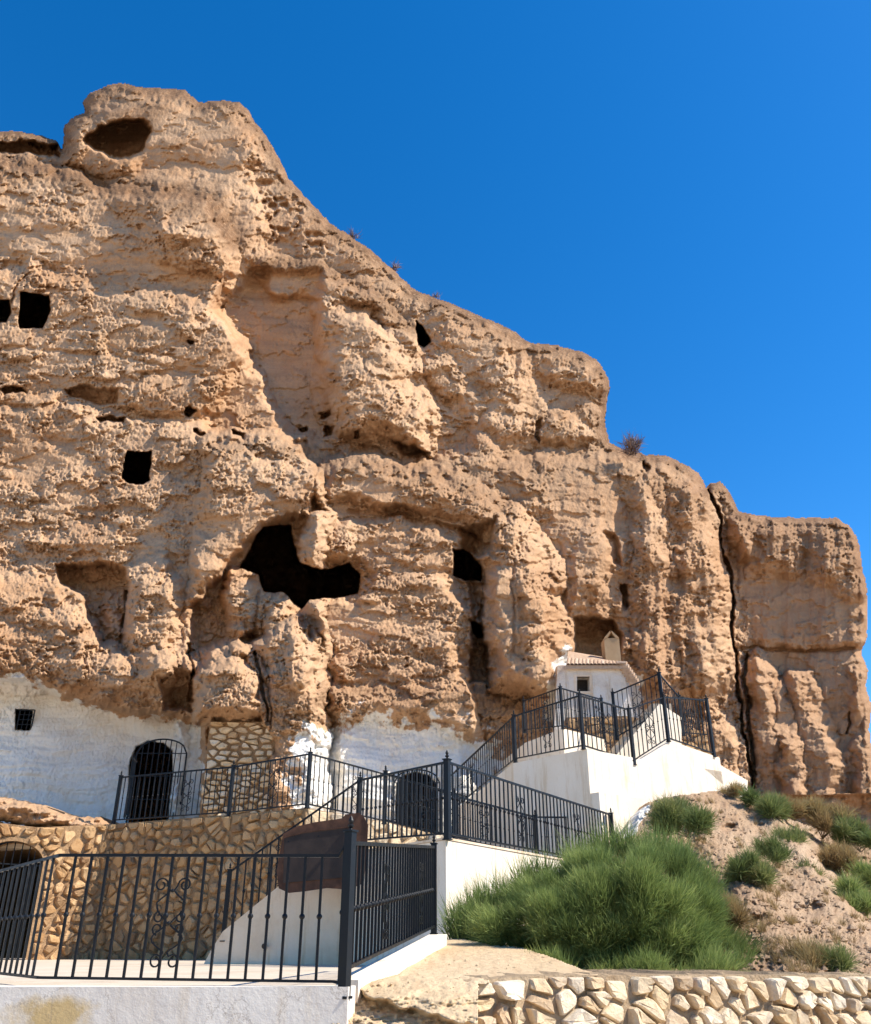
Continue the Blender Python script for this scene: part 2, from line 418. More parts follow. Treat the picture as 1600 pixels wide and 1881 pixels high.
# (outline, metres towards the viewer, rounding width in px)
BULGE = [
    ([(-640, 290), (0, 288), (60, 300), (110, 312), (200, 345), (300, 350), (380, 362), (410, 400), (440, 470), (425, 530), (405, 556), (430, 640), (455, 650), (600, 900), (600, 1700), (-640, 1700)], 2.2, 20),
    ([(118, 225), (240, 170), (440, 190), (470, 230), (480, 290), (440, 300), (330, 285), (255, 290), (200, 320), (120, 300)], 0.9, 26),
    ([(225, 300), (330, 287), (420, 292), (462, 320), (485, 400), (478, 480), (420, 490), (300, 470), (215, 350)], 1.2, 60),
    ([(0, 372), (120, 385), (240, 400), (340, 420), (420, 440), (430, 520), (300, 520), (150, 500), (0, 470)], 0.45, 40),
    ([(-640, 500), (0, 500), (60, 478), (100, 508), (250, 520), (410, 556), (375, 585), (420, 600), (460, 640), (425, 685), (415, 722), (375, 765), (300, 760), (200, 740), (-640, 730)], 0.7, 25),
    ([(468, 486), (520, 474), (580, 486), (640, 510), (700, 552), (748, 585), (762, 622), (752, 632), (700, 585), (640, 556), (590, 545), (500, 540)], 0.9, 18),
    ([(588, 548), (660, 575), (748, 628), (772, 700), (792, 760), (790, 830), (730, 822), (640, 800), (612, 800), (585, 700), (580, 620)], 2.1, 42),
    ([(590, 650), (640, 640), (700, 690), (740, 740), (760, 800), (690, 800), (610, 760)], 0.4, 25),
    ([(760, 640), (800, 640), (860, 690), (884, 750), (872, 770), (800, 720), (770, 690)], 0.7, 20),
    ([(800, 560), (900, 600), (975, 640), (990, 720), (980, 800), (930, 850), (880, 800), (870, 700), (800, 640)], 0.8, 40),
    ([(978, 632), (1130, 640), (1130, 720), (1090, 724), (1000, 700)], 0.7, 22),
    ([(985, 725), (1060, 720), (1115, 745), (1122, 812), (1000, 822), (985, 800)], 0.3, 25),
    ([(980, 790), (1000, 760), (1050, 762), (1090, 800), (1060, 820), (985, 818)], 0.5, 20),
    # apron below the upper terrace
    ([(380, 800), (480, 795), (620, 812), (720, 824), (800, 850), (880, 800), (925, 845), (1010, 830), (1130, 826), (1240, 850), (1320, 930), (1345, 1100), (1375, 1400), (1375, 1600), (300, 1600)], 1.2, 26),
    ([(-640, 735), (60, 728), (100, 722), (130, 745), (240, 770), (340, 775), (400, 800), (500, 850), (585, 872), (560, 940), (470, 985), (420, 1040), (385, 1080), (370, 1110), (345, 1100), (330, 1600), (-640, 1600)], 0.8, 30),
    ([(585, 872), (604, 846), (660, 840), (720, 845), (800, 862), (870, 885), (924, 925), (922, 960), (890, 985), (800, 955), (720, 940), (630, 935), (575, 950)], 2.0, 32),
    ([(562, 950), (600, 935), (700, 940), (800, 958), (850, 978), (850, 1005), (835, 1060), (872, 1120), (862, 1250), (880, 1340), (890, 1700), (600, 1700), (590, 1180), (570, 1100), (650, 1095), (662, 1062), (640, 1034), (592, 1049), (556, 1030), (548, 1000)], 1.5, 26),
    ([(550, 1000), (575, 945), (640, 950), (650, 1000), (640, 1034), (592, 1049), (556, 1030)], 0.5, 22),
    ([(-640, 1062), (60, 1060), (155, 1095), (162, 1130), (185, 1180), (260, 1210), (350, 1180), (350, 1260), (300, 1300), (100, 1280), (0, 1250), (-640, 1240)], 0.9, 40),
    ([(235, 1050), (300, 1020), (322, 1060), (362, 1100), (350, 1170), (350, 1240), (300, 1265), (240, 1200)], 0.9, 40),
    ([(186, 1095), (205, 1083), (225, 1086), (232, 1110), (228, 1170), (215, 1185), (190, 1170)], 0.8, 14),
    ([(412, 1075), (420, 1048), (450, 1040), (475, 1052), (488, 1080), (480, 1110), (470, 1165), (440, 1185), (420, 1150), (408, 1100)], 1.6, 24),
    ([(418, 1160), (440, 1142), (452, 1160), (452, 1200), (420, 1200)], 0.8, 12),
    ([(478, 1110), (492, 1085), (515, 1086), (540, 1110), (545, 1140), (560, 1180), (590, 1230), (598, 1300), (600, 1600), (500, 1600), (486, 1300), (482, 1230), (465, 1200)], 1.7, 26),
    ([(522, 1200), (535, 1150), (550, 1118), (557, 1140), (560, 1180), (566, 1155), (578, 1160), (585, 1230), (560, 1270), (530, 1260)], 0.7, 10),
    ([(350, 1215), (372, 1203), (420, 1190), (440, 1192), (468, 1210), (482, 1240), (490, 1290), (492, 1332), (420, 1332), (352, 1318), (348, 1270)], 2.3, 32),
    ([(600, 1262), (700, 1266), (800, 1262), (870, 1262), (950, 1272), (966, 1300), (950, 1345), (900, 1372), (855, 1352), (800, 1325), (700, 1320), (610, 1315)], 0.45, 22),
    ([(890, 1000), (905, 965), (940, 935), (965, 950), (985, 985), (1005, 995), (1028, 1040), (1032, 1075), (1012, 1090), (1030, 1130), (1045, 1165), (1030, 1200), (1028, 1262), (990, 1290), (905, 1262), (898, 1200), (886, 1130), (888, 1050), (876, 1005)], 2.3, 40),
    ([(960, 1060), (985, 1050), (1010, 1100), (1035, 1150), (1028, 1260), (970, 1280), (960, 1160)], 0.5, 30),
    # fluted right half
    ([(930, 860), (1000, 850), (1100, 850), (1150, 880), (1158, 960), (1165, 1040), (1150, 1060), (1135, 1110), (1050, 1120), (1030, 1050), (1000, 960), (950, 930)], 0.5, 40),
    ([(1040, 965), (1110, 960), (1130, 1000), (1110, 1090), (1060, 1120), (1035, 1070)], 0.5, 30),
    ([(1150, 870), (1195, 860), (1225, 950), (1240, 1040), (1245, 1150), (1260, 1300), (1200, 1310), (1170, 1180), (1165, 1080), (1170, 980)], 1.1, 34),
    ([(1185, 838), (1250, 848), (1296, 885), (1325, 960), (1332, 1100), (1345, 1240), (1300, 1300), (1262, 1250), (1250, 1100), (1235, 950)], 1.1, 34),
    ([(1225, 1100), (1260, 1090), (1290, 1180), (1315, 1260), (1270, 1300), (1235, 1240)], 0.5, 22),
    ([(1110, 1180), (1180, 1160), (1220, 1240), (1190, 1260), (1130, 1240)], 0.5, 22),
    ([(1298, 890), (1322, 878), (1345, 900), (1372, 950), (1378, 1010), (1352, 1030), (1335, 960)], 0.7, 20),
    ([(1345, 950), (1440, 955), (1472, 1000), (1460, 1060), (1400, 1040), (1355, 1030)], 0.5, 26),
    ([(1480, 1010), (1530, 1000), (1600, 1040), (1600, 1110), (1540, 1090), (1490, 1060)], 0.35, 26),
    ([(1340, 940), (1620, 940), (1620, 1190), (1350, 1186)], 0.35, 12),
    ([(1368, 1235), (1376, 1208), (1400, 1203), (1425, 1235), (1430, 1260), (1445, 1310), (1470, 1400), (1490, 1600), (1385, 1600), (1370, 1420)], 1.6, 28),
    ([(1432, 1262), (1450, 1236), (1480, 1240), (1500, 1270), (1520, 1330), (1545, 1400), (1560, 1600), (1450, 1600), (1436, 1330)], 1.3, 30),
    ([(1300, 1310), (1340, 1320), (1375, 1370), (1388, 1430), (1370, 1480), (1290, 1470), (1290, 1360)], 1.1, 30),
    ([(1560, 1230), (1620, 1230), (1620, 1600), (1580, 1600)], 0.5, 16),
]
# recesses and holes: (outline, metres into the rock, edge width px)
PIT = [
    ([(470, 490), (588, 500), (592, 560), (582, 650), (600, 700), (612, 800), (500, 800), (380, 790), (378, 760), (418, 720), (428, 685), (462, 640), (388, 582), (424, 552)], 0.9, 16),
    ([(155, 258), (180, 232), (215, 222), (268, 220), (278, 246), (266, 274), (222, 291), (180, 280)], 3.4, 9),
    ([(-60, 262), (0, 262), (60, 258), (106, 270), (110, 290), (60, 284), (0, 278), (-60, 280)], 2.0, 6),
    ([(120, 716), (160, 708), (215, 715), (218, 742), (180, 742), (130, 732)], 1.1, 6),
    ([(178, 764), (228, 768), (225, 774), (190, 773)], 1.0, 4),
    ([(338, 748), (352, 744), (362, 756), (352, 765), (340, 760)], 1.4, 4),
    ([(362, 792), (380, 794), (376, 800), (362, 798)], 0.9, 3),
    ([(426, 793), (455, 795), (452, 803), (430, 802)], 1.2, 4),
    ([(545, 786), (562, 788), (560, 800), (548, 798)], 1.0, 4),
    ([(590, 760), (606, 756), (604, 768), (592, 768)], 1.0, 4),
    ([(598, 782), (612, 784), (610, 800), (600, 800)], 1.2, 4),
    ([(345, 628), (355, 628), (354, 636), (346, 636)], 0.8, 3),
    ([(0, 715), (40, 714), (50, 722), (10, 726)], 1.0, 4),
    ([(650, 785), (660, 783), (660, 802), (650, 803)], 0.8, 3),
    ([(715, 808), (760, 818), (790, 832), (740, 832)], 1.2, 5),
    ([(600, 940), (480, 960), (395, 1060), (352, 1120), (345, 1210), (352, 1240), (400, 1195), (480, 1180), (560, 1120), (580, 1060), (548, 1000), (578, 900)], 1.4, 14),
    ([(100, 1036), (180, 1036), (228, 1044), (238, 1066), (232, 1130), (228, 1180), (185, 1184), (162, 1130), (152, 1096), (110, 1070)], 1.5, 10),
    ([(862, 1140), (885, 1148), (893, 1200), (896, 1250), (862, 1250), (866, 1200)], 1.6, 6),
    ([(1058, 1140), (1100, 1133), (1125, 1140), (1142, 1165), (1140, 1215), (1050, 1215), (1052, 1180)], 2.2, 8),
    ([(980, 800), (985, 775), (994, 768), (990, 815)], 0.8, 5),
    ([(840, 975), (912, 948), (905, 1000), (880, 1020), (845, 1010)], 1.2, 10),
    ([(860, 1065), (884, 1075), (886, 1140), (870, 1150)], 1.0, 6),
    ([(1112, 980), (1132, 985), (1140, 1040), (1115, 1020)], 0.8, 8),
    ([(1142, 1075), (1156, 1078), (1150, 1120), (1140, 1115)], 1.1, 5),
    ([(930, 640), (955, 648), (950, 700), (935, 690)], 0.3, 10),
    ([(1182, 845), (1196, 852), (1190, 866), (1180, 858)], 1.0, 5),
    # whitewashed recesses under the overhang
    ([(-640, 1240), (40, 1245), (80, 1262), (150, 1290), (250, 1306), (340, 1316), (372, 1330), (368, 1600), (-640, 1600)], 1.1, 12),
    ([(515, 1330), (620, 1312), (720, 1330), (800, 1335), (860, 1360), (905, 1378), (900, 1600), (505, 1600)], 0.15, 30),
    ([(290, 1240), (352, 1232), (352, 1310), (300, 1302)], 1.0, 8),
]
HOLE = [
    ([(38, 538), (92, 541), (93, 576), (76, 602), (36, 604)], 7, 3),
    ([(-40, 545), (16, 552), (20, 575), (10, 592), (-40, 592)], 5, 5),
    ([(235, 829), (277, 829), (280, 845), (274, 882), (262, 888), (234, 887), (225, 878), (227, 850)], 9, 2.5),
    ([(484, 966), (535, 965), (541, 1000), (552, 1031), (590, 1049), (642, 1034), (662, 1060), (655, 1090), (625, 1098), (570, 1098), (557, 1118), (540, 1112), (520, 1090), (487, 1086), (475, 1055), (440, 1042), (460, 1010), (470, 980)], 13, 3),
    ([(832, 1008), (850, 1008), (868, 1022), (884, 1040), (882, 1070), (855, 1066), (832, 1056)], 8, 4),
    ([(864, 1142), (880, 1146), (888, 1170), (876, 1172), (868, 1160)], 5, 4),
    ([(766, 590), (776, 600), (790, 628), (778, 636), (766, 632)], 4, 4),
    ([(30, 1303), (60, 1306), (54, 1342), (28, 1340)], 4, 1.5),
    ([(236, 1520), (238, 1400), (250, 1372), (272, 1362), (300, 1364), (318, 1380), (316, 1420), (308, 1520)], 6, 2.5),
    ([(726, 1540), (728, 1440), (742, 1424), (764, 1418), (788, 1424), (802, 1440), (806, 1540)], 5, 2.5),
    ([(1060, 1243), (1083, 1243), (1083, 1270), (1060, 1270)], 3, 2),
]
CRACKS = [([(1298, 900), (1318, 935), (1326, 960), (1324, 1000), (1336, 1040), (1344, 1100), (1346, 1160), (1352, 1210), (1356, 1280), (1366, 1340), (1376, 1400), (1386, 1450)], 3.8, 1.3),
          ([(880, 1030), (888, 1080), (884, 1140), (893, 1200), (898, 1262)], 5, 0.8),
          ([(470, 1200), (480, 1240), (488, 1300), (492, 1330)], 4, 0.7),
          ([(345, 1180), (350, 1230), (347, 1290)], 5, 0.8),
          ([(1372, 1206), (1368, 1240), (1376, 1330), (1386, 1420)], 6, 0.9),
          ([(1560, 1310), (1556, 1345)], 3, 0.4), ([(230, 1086), (232, 1115), (226, 1150)], 4, 0.6),
          ([(945, 1010), (942, 1080), (944, 1200)], 4, 0.15), ([(20, 560), (30, 520), (48, 505)], 3, 0.3),
          ([(1345, 1190), (1450, 1194), (1590, 1192)], 5, 0.25), ([(0, 640), (200, 650), (380, 690)], 6, 0.15),
          ([(640, 938), (720, 944), (800, 960), (870, 985)], 7, 0.3)]
SMOOTH = [  # worn smooth, little roughness
    [(470, 490), (588, 500), (585, 650), (600, 740), (380, 780), (420, 720), (460, 640), (390, 582)],
    [(250, 290), (400, 295), (470, 330), (475, 450), (340, 420), (230, 350)],
    [(1350, 1040), (1480, 1050), (1600, 1100), (1600, 1480), (1380, 1480), (1390, 1200)],
    [(50, 1250), (360, 1320), (360, 1520), (60, 1500)], [(600, 1350), (900, 1380), (900, 1550), (600, 1550)],
    [(170, 180), (420, 200), (440, 300), (200, 310)], [(1000, 880), (1130, 880), (1150, 1000), (1040, 1120)],
    [(580, 1110), (700, 1110), (700, 1180), (590, 1180)], [(330, 960), (480, 940), (560, 880), (540, 960), (440, 1050), (360, 1130)],
    [(-50, 420), (120, 420), (240, 450), (380, 520), (200, 500), (0, 470)], [(900, 1050), (950, 1050), (960, 1260), (910, 1250)],
    [(640, 870), (720, 870), (740, 930), (650, 925)], [(30, 760), (120, 850), (60, 900), (0, 880)]]
def warp(U, V):
    a = fbm(U / 55, V / 55, 3, 3); b = fbm(U / 55, V / 55, 8, 3)
    c = fbm(U / 13, V / 13, 21, 2); d = fbm(U / 13, V / 13, 28, 2)
    return U + 17 * a + 6 * c, V + 17 * b + 6 * d
def sub(U, poly, m):
    pass
def cliff_keep(U, V):
    c = 3.0 * fbm(U / 14, V / 14, 40, 3)
    return sdf(U, V, SIL) + c > 0
def roughness(U, V):
    r = 0.62 + 0.5 * fbm(U / 120, V / 90, 50, 3)
    for p in SMOOTH:
        r = r * (1 - 0.75 * sstep(-12, 18, sdf(U, V, p) + 14 * noise(U / 25, V / 25, 5)))
    return np.clip(r, 0.08, 1.1)
def cliff_depth(U, V):
    Y = np.interp(U, [-640, 0, 350, 600, 900, 1100, 1330, 1450, 1620], [24.6, 24.6, 24.8, 25.2, 25.8, 27.2, 29.6, 29.4, 28.0])
    Y = Y + np.interp(V, [130, 560, 850, 1250, 1600], [8.6, 5.4, 3.6, 0.9, 0.0]) * np.interp(U, [0, 1000, 1400], [1, 0.9, 0.55])
    UW, VW = warp(U, V)
    EN = fbm(U / 90, V / 90, 33, 2)
    WASH = np.clip(cliff_masks(U, V)[..., 0], 0, 1)
    def local(poly, marg=90):
        xs = [p[0] for p in poly]; ys = [p[1] for p in poly]
        rows = np.where((V[:, 0] > min(ys) - marg) & (V[:, 0] < max(ys) + marg))[0]
        cols = np.where((U[0] > min(xs) - marg) & (U[0] < max(xs) + marg))[0]
        if len(rows) == 0 or len(cols) == 0: return None
        return slice(rows[0], rows[-1] + 1), slice(cols[0], cols[-1] + 1)
    for poly, h, w in BULGE:
        s = local(poly)
        if s is None: continue
        d = sdf(UW[s], VW[s], poly)
        ww = w * np.clip(1.15 + 1.3 * EN[s], 0.35, 2.2)
        t = np.clip((d + 0.25 * ww) / (1.25 * ww), 0, 1)
        Y[s] -= h * (0.5 * np.sqrt(np.clip(1 - (1 - t) ** 2, 0, 1)) + 0.5 * t * t * (3 - 2 * t)) * 1.04
    for poly, h, w in PIT:
        s = local(poly)
        if s is None: continue
        Y[s] += h * sstep(-w * 0.5, w * 0.7, sdf(UW[s] * 0.6 + U[s] * 0.4, VW[s] * 0.6 + V[s] * 0.4, poly))
    for pts, w, h in CRACKS:
        s = local(pts)
        d = pline(UW[s] * 0.5 + U[s] * 0.5, VW[s] * 0.5 + V[s] * 0.5, pts) * (1 + 0.5 * noise(U[s] / 18, V[s] / 18, 77))
        Y[s] += h * (1 - sstep(0.15 * w, w, d))
    r = roughness(U, V) * (1 - 0.62 * WASH)
    # strata, flutes, lumps
    VS = V + 22 * fbm(U / 160, V / 200, 61, 2)
    Y += 0.30 * fbm(U / 150, VS / 80, 62, 2)
    right = sstep(900, 1200, U)
    Y += right * 0.40 * fbm(U / 34, V / 170, 63, 3) * (0.5 + r)
    Y += (0.08 * fbm(U / 170, VS / 15, 64, 3)) * (1 - 0.5 * right)
    rid = 1 - np.abs(fbm(U / 44, VS / 40, 65, 4, 0.6)) * 2.2
    Y -= 0.07 * rid * r
    # bedding: soft layers that stand proud one after another, fading in and out
    ph = VS / 62 + 0.9 * fbm(U / 240, V / 240, 68, 2)
    saw = ph - np.floor(ph)
    lay = np.where(saw < 0.86, saw / 0.86, (1 - saw) / 0.14)
    Y -= 0.26 * r * (lay - 0.5) * sstep(-0.12, 0.25, fbm(U / 150, V / 70, 69, 3)) * (1 - 0.55 * right)
    # small pitted pockets on the tower's flank
    zone = sstep(-10, 20, sdf(U, V, [(440, 220), (480, 250), (520, 330), (600, 410), (612, 470), (580, 490), (500, 460), (470, 380), (455, 300)]))
    pk = cellular(U / 22 + 1.0 * noise(U / 20, V / 20, 70), V / 17, 71)
    Y += zone * 1.0 * (0.3 + 0.7 * sstep(-0.1, 0.3, noise(U / 40, V / 40, 75))) * np.clip(0.5 - pk, 0, 1)
    # drip-like grain
    patch = sstep(-0.10, 0.20, fbm(U / 75, V / 58, 90, 4, 0.6)) * 0.62 + 0.38
    g = fbm(U / 7 + 0.6 * noise(U / 14, V / 14, 2), V / 12, 72, 3, 0.7)
    Y -= r * patch * (0.21 * g + 0.04 * (1 - np.abs(g) * 2.0))
    Y -= 0.165 * (0.10 + r * patch) * fbm(U / 4.0, V / 5.4, 73, 2)
    Y -= 0.20 * (0.3 + r) * sstep(-0.02, 0.05, fbm(U / 78, V / 46, 93, 5, 0.6)) * (1 - WASH)
    Y -= 0.10 * r * sstep(-0.02, 0.07, fbm(U / 46, V / 30, 92, 5, 0.62)) 
    # rim rolls over
    d = sdf(U, V, SIL)
    t = np.clip(d / 32, 0, 1)
    Y += 2.0 * (1 - np.sqrt(np.clip(1 - (1 - t) ** 2, 0, 1)))
    t2 = np.clip(d / 16, 0, 1)
    Y -= 0.5 * np.sin(t2 * math.pi) * (0.4 + 0.6 * noise(U / 20, V / 20, 12))
    for poly, h, w in HOLE:
        s = local(poly)
        if s is None: continue
        big = h > 8
        k = 0.35 if V[s][0, 0] < 1200 else 0.15
        Y[s] += (h + 4) * sstep(-w * 0.3, w, sdf(UW[s] * k + U[s] * (1 - k), VW[s] * k + V[s] * (1 - k), poly))
    return Y
def cliff_masks(U, V):
    nz = fbm(U / 30, V / 22, 80, 4)
    w1 = sdf(U, V, [(-640, 1238), (30, 1240), (75, 1262), (150, 1295), (250, 1318), (330, 1325), (372, 1330), (366, 1600), (-640, 1600)])
    w2 = sdf(U, V, [(508, 1330), (560, 1312), (620, 1330), (700, 1318), (760, 1335), (800, 1330), (850, 1352), (905, 1378), (960, 1600), (500, 1600)])
    w2 = w2 - 34 * (1 - sstep(560, 640, U)) + 18 * fbm(U / 9, V / 60, 84, 3) + 40 * fbm(U / 34, V / 30, 85, 4)
    w3 = sdf(U, V, [(1024, 1210), (1040, 1180), (1050, 1195), (1052, 1215), (1180, 1240), (1180, 1320), (1000, 1320), (1015, 1240)])
    w = np.clip(np.maximum(np.maximum(0.5 + w1 / 22 + nz * 1.0, 0.5 + np.minimum(w2 / 60, 0.42 + 0.008 * (V - 1345)) + nz * 0.8), 0.45 + w3 / 26 + nz * 0.8), 0, 1.25)
    w = np.where(V < 1100, 0, w)
    for poly, h, wd in HOLE[-4:]:
        w = np.where(sdf(U, V, poly) > 0.5, 0, w)
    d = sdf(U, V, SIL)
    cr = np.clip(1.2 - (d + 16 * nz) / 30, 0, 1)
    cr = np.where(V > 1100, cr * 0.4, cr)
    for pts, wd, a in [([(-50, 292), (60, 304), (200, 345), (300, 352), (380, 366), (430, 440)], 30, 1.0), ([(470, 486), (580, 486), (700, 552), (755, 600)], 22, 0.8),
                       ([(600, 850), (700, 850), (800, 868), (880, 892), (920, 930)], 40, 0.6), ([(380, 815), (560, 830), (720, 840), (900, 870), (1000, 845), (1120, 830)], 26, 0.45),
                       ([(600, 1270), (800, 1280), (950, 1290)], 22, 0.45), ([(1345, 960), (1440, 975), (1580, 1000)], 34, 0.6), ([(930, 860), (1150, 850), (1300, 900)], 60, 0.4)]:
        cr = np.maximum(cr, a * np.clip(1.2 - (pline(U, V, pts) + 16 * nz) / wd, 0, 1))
    # shade of the tower alcove painted in as crust brown
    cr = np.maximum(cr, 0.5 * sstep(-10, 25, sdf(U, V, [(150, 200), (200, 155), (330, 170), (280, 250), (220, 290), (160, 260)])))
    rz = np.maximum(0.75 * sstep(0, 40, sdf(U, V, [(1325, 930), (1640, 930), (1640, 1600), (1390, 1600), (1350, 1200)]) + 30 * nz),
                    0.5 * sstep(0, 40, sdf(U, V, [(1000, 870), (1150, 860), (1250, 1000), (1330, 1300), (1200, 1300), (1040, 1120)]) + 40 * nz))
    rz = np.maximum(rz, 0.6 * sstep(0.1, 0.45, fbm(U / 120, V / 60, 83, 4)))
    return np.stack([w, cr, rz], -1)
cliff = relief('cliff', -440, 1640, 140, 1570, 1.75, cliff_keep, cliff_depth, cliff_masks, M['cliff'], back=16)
cliff['kind'] = 'structure'
#CLIFF_END
# ------------------------------------------------------------------ earth slope, foreground bedrock
SLP = [(1150, 1560), (1166, 1525), (1172, 1492), (1186, 1474), (1230, 1462), (1290, 1455), (1330, 1450), (1380, 1470), (1440, 1500), (1500, 1520), (1660, 1560), (2150, 1590), (2150, 1880), (1000, 1880), (1000, 1720), (1100, 1640)]
def slope_keep(U, V): return sdf(U, V, SLP) + 3 * fbm(U / 14, V / 14, 140, 3) > 0
def slope_depth(U, V):
    Y = np.interp(V, [1440, 1480, 1560, 1700, 1790, 1900], [18.0, 17.0, 15.0, 11.6, 9.4, 8.6])
    # a spur runs down from the terrace corner to the lower right; beyond it the ground falls back
    ridge = np.interp(V, [1440, 1480, 1560, 1640, 1720, 1800], [1335, 1400, 1470, 1530, 1590, 1660])
    UW = U + 22 * fbm(U / 60, V / 60, 141, 3)
    Y += 2.6 * sstep(-6, 60, UW - ridge)
    gul = np.interp(V, [1440, 1520, 1600, 1700, 1800], [1180, 1230, 1270, 1340, 1400])
    Y -= 0.9 * np.exp(-((UW - gul - 70) / 70.0) ** 2)
    r = 1.0
    Y += 0.35 * fbm(U / 70, V / 60, 142, 4)
    g = fbm(U / 10, V / 9, 144, 4, 0.6)
    Y -= 0.13 * g + 0.08 * fbm(U / 5, V / 8, 147, 2) + 0.12 * fbm(U / 30 + V / 60, V / 90, 148, 3)
    Y += 0.04 * fbm(U / 4.2, V / 4.2, 145, 2)
    for (a, b_, rr) in [(1312, 1660, 14), (1488, 1672, 16), (1240, 1590, 10), (1390, 1690, 12), (1340, 1520, 9), (1515, 1765, 12)]:
        Y += 0.4 * np.exp(-(((U - a + (V - b_) * 0.6) / (rr * 1.5)) ** 2 + ((V - b_) / (rr * 0.8)) ** 2) ** 1.5)
    return Y
def slope_masks(U, V):
    nz = fbm(U / 20, V / 20, 146, 4)
    w = np.clip(0.35 + sdf(U, V, [(1160, 1500), (1200, 1468), (1186, 1500), (1165, 1540)]) / 10 + nz, 0, 1) * (V < 1550) * (U < 1215)
    return np.stack([w, 0.25 * np.clip(nz * 2, 0, 1), nz], -1)
sl = relief('earth_slope', 1000, 2140, 1440, 1880, 2.2, slope_keep, slope_depth, slope_masks, M['slope'], back=5)
sl['kind'] = 'structure'

BED = [(610, 1950), (606, 1880), (640, 1808), (700, 1800), (728, 1792), (770, 1760), (806, 1726), (850, 1722), (900, 1735), (960, 1740), (1010, 1756), (1070, 1780), (1100, 1788), (1100, 1794), (1000, 1799), (880, 1808), (878, 1950)]
def bed_keep(U, V): return sdf(U, V, BED) + 1.5 * fbm(U / 14, V / 14, 150, 3) > 0
def bed_depth(U, V):
    Y = np.interp(V, [1715, 1750, 1795, 1830, 1881, 1950], [11.2, 9.2, 7.2, 6.6, 6.2, 6.0])
    lower = sstep(0, 10, V - np.interp(U, [600, 640, 700, 780, 860, 900], [1800, 1812, 1836, 1858, 1880, 1895]) + 10 * noise(U / 25, V / 25, 151))
    Y -= 0.30 * sstep(-4, 3, V - np.interp(U, [640, 760, 880], [1800, 1797, 1800]) + 8 * noise(U / 30, V / 30, 155)) * (U < 900)
    Y += lower * 0.28
    Y += 0.10 * fbm(U / 60, V / 20, 152, 4) + 0.03 * fbm(U / 12, V / 5, 153, 3) * (1 + lower) + 0.03 * fbm(U / 70 + V / 30, V / 15, 157, 3) + 0.008 * noise(U / 3, V / 3, 154)
    return Y
def bed_masks(U, V):
    nz = fbm(U / 20, V / 20, 156, 4)
    return np.stack([np.zeros(U.shape), 0 * nz, nz], -1)
bd = relief('bedrock_ledge', 600, 1680, 1715, 1950, 2.0, bed_keep, bed_depth, bed_masks, M['slabrock'], back=0.6)
bd['kind'] = 'structure'

# ochre earth bank at the foot of the right cliff
BNK = [(1392, 1462), (1440, 1458), (1680, 1455), (1900, 1470), (2160, 1500), (2160, 1640), (1392, 1640)]
bk = relief('earth_bank', 1380, 2140, 1445, 1640, 2.4, lambda U, V: sdf(U, V, BNK) + 1.2 * noise(U / 16, V / 9, 170) > 0,
            lambda U, V: 20.6 + 0.0018 * (U - 1400) - 0.35 * sstep(10, 0, sdf(U, V, BNK)) + 0.5 * fbm(U / 50, V / 26, 171, 4) + 0.05 * noise(U / 5, V / 5, 172),
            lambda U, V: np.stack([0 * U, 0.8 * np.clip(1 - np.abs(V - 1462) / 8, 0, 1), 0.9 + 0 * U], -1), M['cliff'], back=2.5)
bk['kind'] = 'structure'

# pale rock hump above the arched gate
HUMP = [(-120, 1450), (0, 1462), (40, 1470), (80, 1478), (112, 1492), (150, 1500), (185, 1500), (206, 1514), (200, 1530), (140, 1527), (60, 1520), (20, 1512), (-120, 1500)]
def hump_depth(U, V):
    d = sdf(U, V, HUMP)
    Y = np.interp(U, [-120, 0, 206], [17.2, 17.9, 18.9]) + 1.3 * (1 - np.sqrt(np.clip(1 - (1 - np.clip(d / 22, 0, 1)) ** 2, 0, 1)))
    return Y + 0.5 * fbm(U / 34, V / 16, 161, 3) + 0.12 * fbm(U / 7, V / 7, 162, 3)
hp = relief('rock_hump', -120, 212, 1440, 1534, 1.6, lambda U, V: sdf(U, V, HUMP) + 2.5 * noise(U / 9, V / 9, 160) > 0, hump_depth, None, M['cliff'], back=3.0)
hp['kind'] = 'structure'

# ------------------------------------------------------------------ stone walls: every stone its own piece
def clip_poly(poly, nx, ny, c):
    out = []
    for i in range(len(poly)):
        a = poly[i]; b = poly[(i + 1) % len(poly)]
        da = a[0] * nx + a[1] * ny - c; db = b[0] * nx + b[1] * ny - c
        if da <= 0: out.append(a)
        if (da < 0 < db) or (db < 0 < da):
            t = da / (da - db); out.append((a[0] + t * (b[0] - a[0]), a[1] + t * (b[1] - a[1])))
    return out
def voronoi_cells(L, H, cw, ch, seed, jit=0.42, anis=1.0, big=0.0):
    rr = random.Random(seed); pts = []
    rows = max(1, round(H / ch)); chh = H / rows
    for j in range(rows):
        k = max(1, round(L / cw)); ww = L / k
        j_off = rr.random() * ww
        for i in range(k + 1):
            if rr.random() < big: continue
            pts.append(((i * ww + j_off * 0.9 + rr.uniform(-jit, jit) * 1.25 * ww) - 0.3 * ww, (j + 0.5 + rr.uniform(-jit, jit) * 0.8) * chh))
    cells = []
    for i, (x, y) in enumerate(pts):
        poly = [(max(0, x - 2 * cw), max(0, y - 2 * ch)), (min(L, x + 2 * cw), max(0, y - 2 * ch)), (min(L, x + 2 * cw), min(H, y + 2 * ch)), (max(0, x - 2 * cw), min(H, y + 2 * ch))]
        if x < 0 or x > L: continue
        for q, (a, b) in enumerate(pts):
            if q == i or abs(a - x) > 3.5 * cw or abs(b - y) > 3.5 * ch: continue
            nx, ny = a - x, (b - y) * anis
            mx, my = (a + x) / 2, (b + y) / 2
            poly = clip_poly(poly, nx, ny, nx * mx + ny * my)
            if len(poly) < 3: break
        if len(poly) >= 3: cells.append(poly)
    return cells
